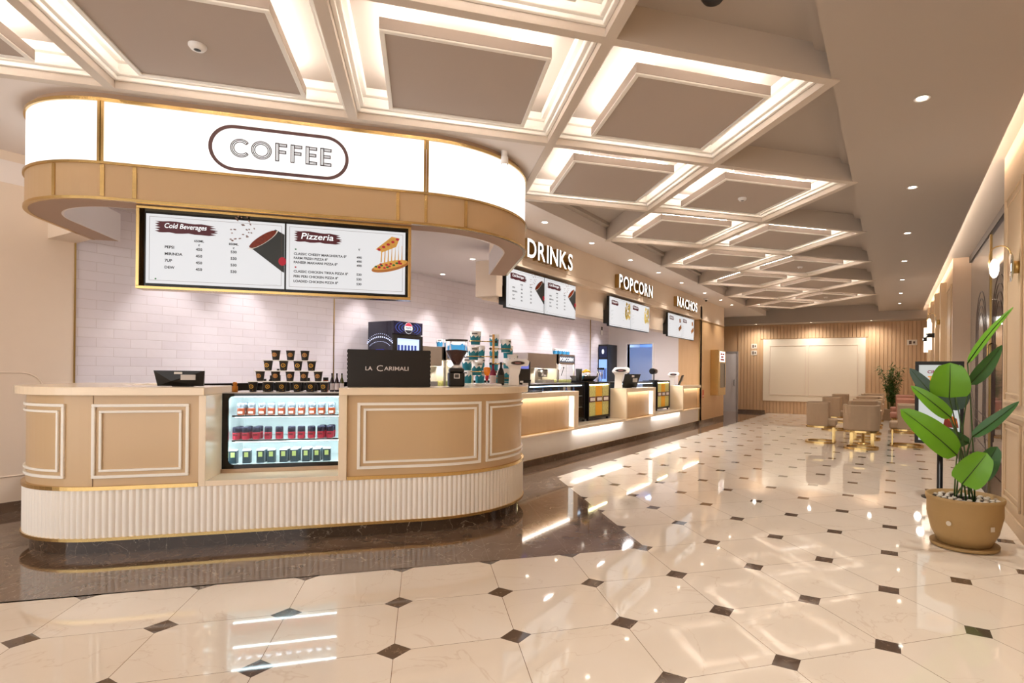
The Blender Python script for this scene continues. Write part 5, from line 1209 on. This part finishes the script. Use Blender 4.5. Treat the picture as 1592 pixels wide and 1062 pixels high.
for k, (b, t_, w, mt, nr, bd, bl) in enumerate(LV_):
    L = lambda p: (p[0]-.52, p[1]-5.42, p[2])
    m = MB(); leafmesh(m, L(b), L(t_), w, nr, bd, .22, 14, bl, .05, k); lf = m.build('leaf', mt, pp)
    r0 = Vector((.07*cos(k*2.4), .06*sin(k*2.4), .37)); e = Vector(L(b)); mid = r0.lerp(e, .55)+Vector((.0, .0, .06))+Vector(((e.x-r0.x)*-.2, (e.y-r0.y)*-.2, 0))
    P_ = [r0.lerp(mid, q/4)*(1-q/4)+mid.lerp(e, q/4)*(q/4) if False else (r0*(1-q/6)**2+mid*2*(q/6)*(1-q/6)+e*(q/6)**2) for q in range(7)]
    m = MB(); m.tube(P_, [.0065-.0004*q for q in range(7)], 6); m.build('stem', STEM, pp)
    bv, tv = Vector(L(b)), Vector(L(t_)); d = tv-bv; sd = d.normalized().cross(Vector(nr)).normalized(); nn = sd.cross(d.normalized()).normalized()
    m = MB(); m.tube([bv+d*f+nn*(bd*d.length*sin(pi*f)+.003) for f in (0, .2, .4, .6, .8, .95)], [.005, .004, .0035, .003, .002, .001], 5); m.build('leaf_rib', RIB, lf)
PEB = [mat('white_pebble', 'E4DDD2', .5), mat('tan_pebble', 'BDAF9C', .5)]; rd = random.Random(11); pts = []
while len(pts) < 48:
    a = rd.random()*6.28; q = .225*sqrt(rd.random())
    p = (q*cos(a), q*sin(a))
    if q > .07 and all((p[0]-u[0])**2+(p[1]-u[1])**2 > .0013 for u in pts): pts.append(p)
pb = [MB().ball((0, 0, 0), .019, 10, (1.15, .85, .6)).build('pebble', c) for c in PEB]
for k, p in enumerate(pts):
    o = pb[k] if k < 2 else pb[(k*5 % 7) > 4].copy()
    if k >= 2: COL.objects.link(o)
    o.location = (.52+p[0], 5.42+p[1], .388); o.rotation_euler = (0, 0, rd.random()*3)
    if o.data is pb[0].data: tag(o, 'smooth white pebble on the soil of the large ochre pot', 'pebble', 'white pebbles in the ochre pot')
    else: tag(o, 'smooth tan pebble on the soil of the large ochre pot', 'pebble', 'tan pebbles in the ochre pot')
fp = T('bamboo_plant', 'tall leafy bamboo plant in a square planter before the slatted wall', 'potted plant', (-.02, 19.5, 0))
MB().add([(-.22, -.22, 0), (.22, -.22, 0), (.22, .22, 0), (-.22, .22, 0), (-.27, -.27, .34), (.27, -.27, .34), (.27, .27, .34), (-.27, .27, .34)], [(3, 2, 1, 0), (4, 5, 6, 7), (0, 1, 5, 4), (1, 2, 6, 5), (2, 3, 7, 6), (3, 0, 4, 7)]).build('planter', mat('taupe_planter', 'A38A70', .6), fp)
m = MB(); lf = MB(); rd = random.Random(2)
for k in range(22):
    a = rd.random()*6.28; q = rd.random()*.12; h = rd.uniform(1.2, 1.75); ex = (q*cos(a)*3.4+rd.uniform(-.12, .12), q*sin(a)*2.6, h); b0 = (q*cos(a), q*sin(a), .33)
    P_ = [(b0[0]+(ex[0]-b0[0])*f*f, b0[1]+(ex[1]-b0[1])*f*f, b0[2]+(ex[2]-b0[2])*f) for f in (0, .33, .66, 1)]
    m.tube(P_, [.008, .007, .005, .003], 5)
    for j in range(60):
        f = rd.uniform(.2, 1); c = Vector((b0[0]+(ex[0]-b0[0])*f*f, b0[1]+(ex[1]-b0[1])*f*f, b0[2]+(ex[2]-b0[2])*f)); dr = Vector((rd.uniform(-1, 1), rd.uniform(-1, 1), rd.uniform(-.5, .6))).normalized(); sd = dr.cross(Vector((0, 0, 1))).normalized()*.017; l = rd.uniform(.10, .18)
        lf.add([c, c+dr*l*.5+sd, c+dr*l, c+dr*l*.5-sd], [(0, 1, 2, 3)])
m.build('canes', mat('cane_green', '5E6B33', .5), fp)['kind'] = 'stuff'; lf.build('foliage', mat('bamboo_leaf', '4A6A2A', .5, var=.3, vscale=5), fp)['kind'] = 'stuff'
# poster stand
ps = T('poster_stand', 'black framed digital poster reading CINEMA on a round-based pole behind the large plant', 'poster stand', (.48, 7.42, 0))
MB().lathe([(.18, 0), (.18, .008), (.03, .018), (.028, .66)], n=32).build('pole', BLACK, ps)
m = MB()
for a in ((-.25, .215, .61, .645), (-.25, .215, 1.495, 1.535), (-.25, -.213, .645, 1.495), (.178, .215, .645, 1.495)): m.box(a[0], a[1], -.06, -.01, a[2], a[3])
m.build('poster_frame', BLACK, ps, bevel=.003)
MB().box(-.213, .178, -.04, -.015, .645, 1.495).build('poster_screen', emis('poster_white', 'D6DAD6', .62), ps)
yb2 = -.041
def ptx(s_, x, z, h, w, mt): m = MB(); text(m, s_, (x, yb2, z), (1, 0, 0), (0, -1, 0), 1, w=w, h=h, bold=.03); m.build('poster_lettering', mt, ps)
ptx('CINEMA', -.13, 1.40, .034, .20, emis('magenta_print', 'A3224E', .5)); ptx('TICKET', -.125, 1.30, .07, .25, emis('orange_print', 'E8962E', .7))
m = MB()
for x, z, r in ((-.12, .84, .03), (-.09, .87, .03), (-.15, .86, .025), (-.1, .81, .03), (.1, .9, .035), (.13, .86, .03)): disc(m, x, z, r, r*.8, yb2, 12)
m.build('snack_picture', emis('snack_orange', 'D8762A', .6), ps)['kind'] = 'stuff'
m = MB(); pic_poly(m, [(-.17, .82), (-.04, .82), (-.06, .74), (-.15, .74)], yb2); m.build('bowl_picture', mat('bowl_print', '2B1D1F', .5), ps)
m = MB(); pic_poly(m, [(.02, .80), (.17, .80), (.15, .90), (.05, .96)], yb2); m.build('burger_picture', mat('burger_print', '8C3424', .5), ps)
# wall lamps
OPAL = emis('opal_lamp', 'FFF4E4', 3.0); FG = mat('tinted_glass_disc', 'D9E2D2', .03, trans=1.0, ior=1.3)
def halo(lab, y, z, x):
    t = T('wall_lamp', lab, 'wall lamp', (x, y, z), 0, 'brass hoop wall lamps')
    MB().lathe([(.055, 0), (.055, -.06), (.02, -.062)], n=24, axis='x').build('wall_plate', GOLDD, t)
    MB().lathe([(0, -.066), (.125, -.07), (.13, -.076), (.0, -.08)], n=32, axis='x', caps=False).build('glass_disc', FG, t)
    MB().tube([(-.075, 0, .12)]+[(-.075-.075*(1-cos(a*pi/8)), 0, .12+.075*sin(a*pi/8)) for a in range(1, 9)]+[(-.23, 0, .06), (-.225, 0, 0)], .005, 8).build('hoop', GOLD, t)
    MB().ball((-.19, 0, -.0), .085, 16, (.42, .9, 1.0)).build('opal_lamp', OPAL, t)
    light('lamp_light', 'POINT', (-.3, 0, 0), 3.5, WARM, .08, parent=t)
halo('brass hoop wall lamp with opal disc on the nearest cream pier', 6.02, 2.32, XR)
halo('brass hoop wall lamp with opal disc on the pier beyond the grey doors', 13.8, 2.5, XR-.1)
def crystal(lab, y):
    t = T('crystal_sconce', lab, 'wall lamp', (XR-.1, y, 2.33), 0, 'crystal tube sconces')
    MB().lathe([(.075, -.05), (.075, .05)], (-.1, 0, 0), 20).build('dark_band', BLACK, t); MB().box(-.06, 0, -.04, .04, -.05, .05).build('wall_plate', BLACK, t)
    for nm, z0, z1 in (('upper_crystal', .05, .3), ('lower_crystal', -.34, -.05)): MB().lathe([(.05, z0), (.05, z1)], (-.1, 0, 0), 12, smooth=False).build(nm, emis('crystal_glow', 'FFEBD2', 2.0), t)
    light('lamp_light', 'POINT', (-.25, 0, 0), 4, WARM, .08, parent=t)
crystal('crystal tube sconce with dark band, nearer of the two down the right wall', 15.5); crystal('crystal tube sconce with dark band, farther of the two down the right wall', 17.1)
for o in bpy.data.objects:
    if '_b' in o: del o['_b']
bpy.context.view_layer.update()
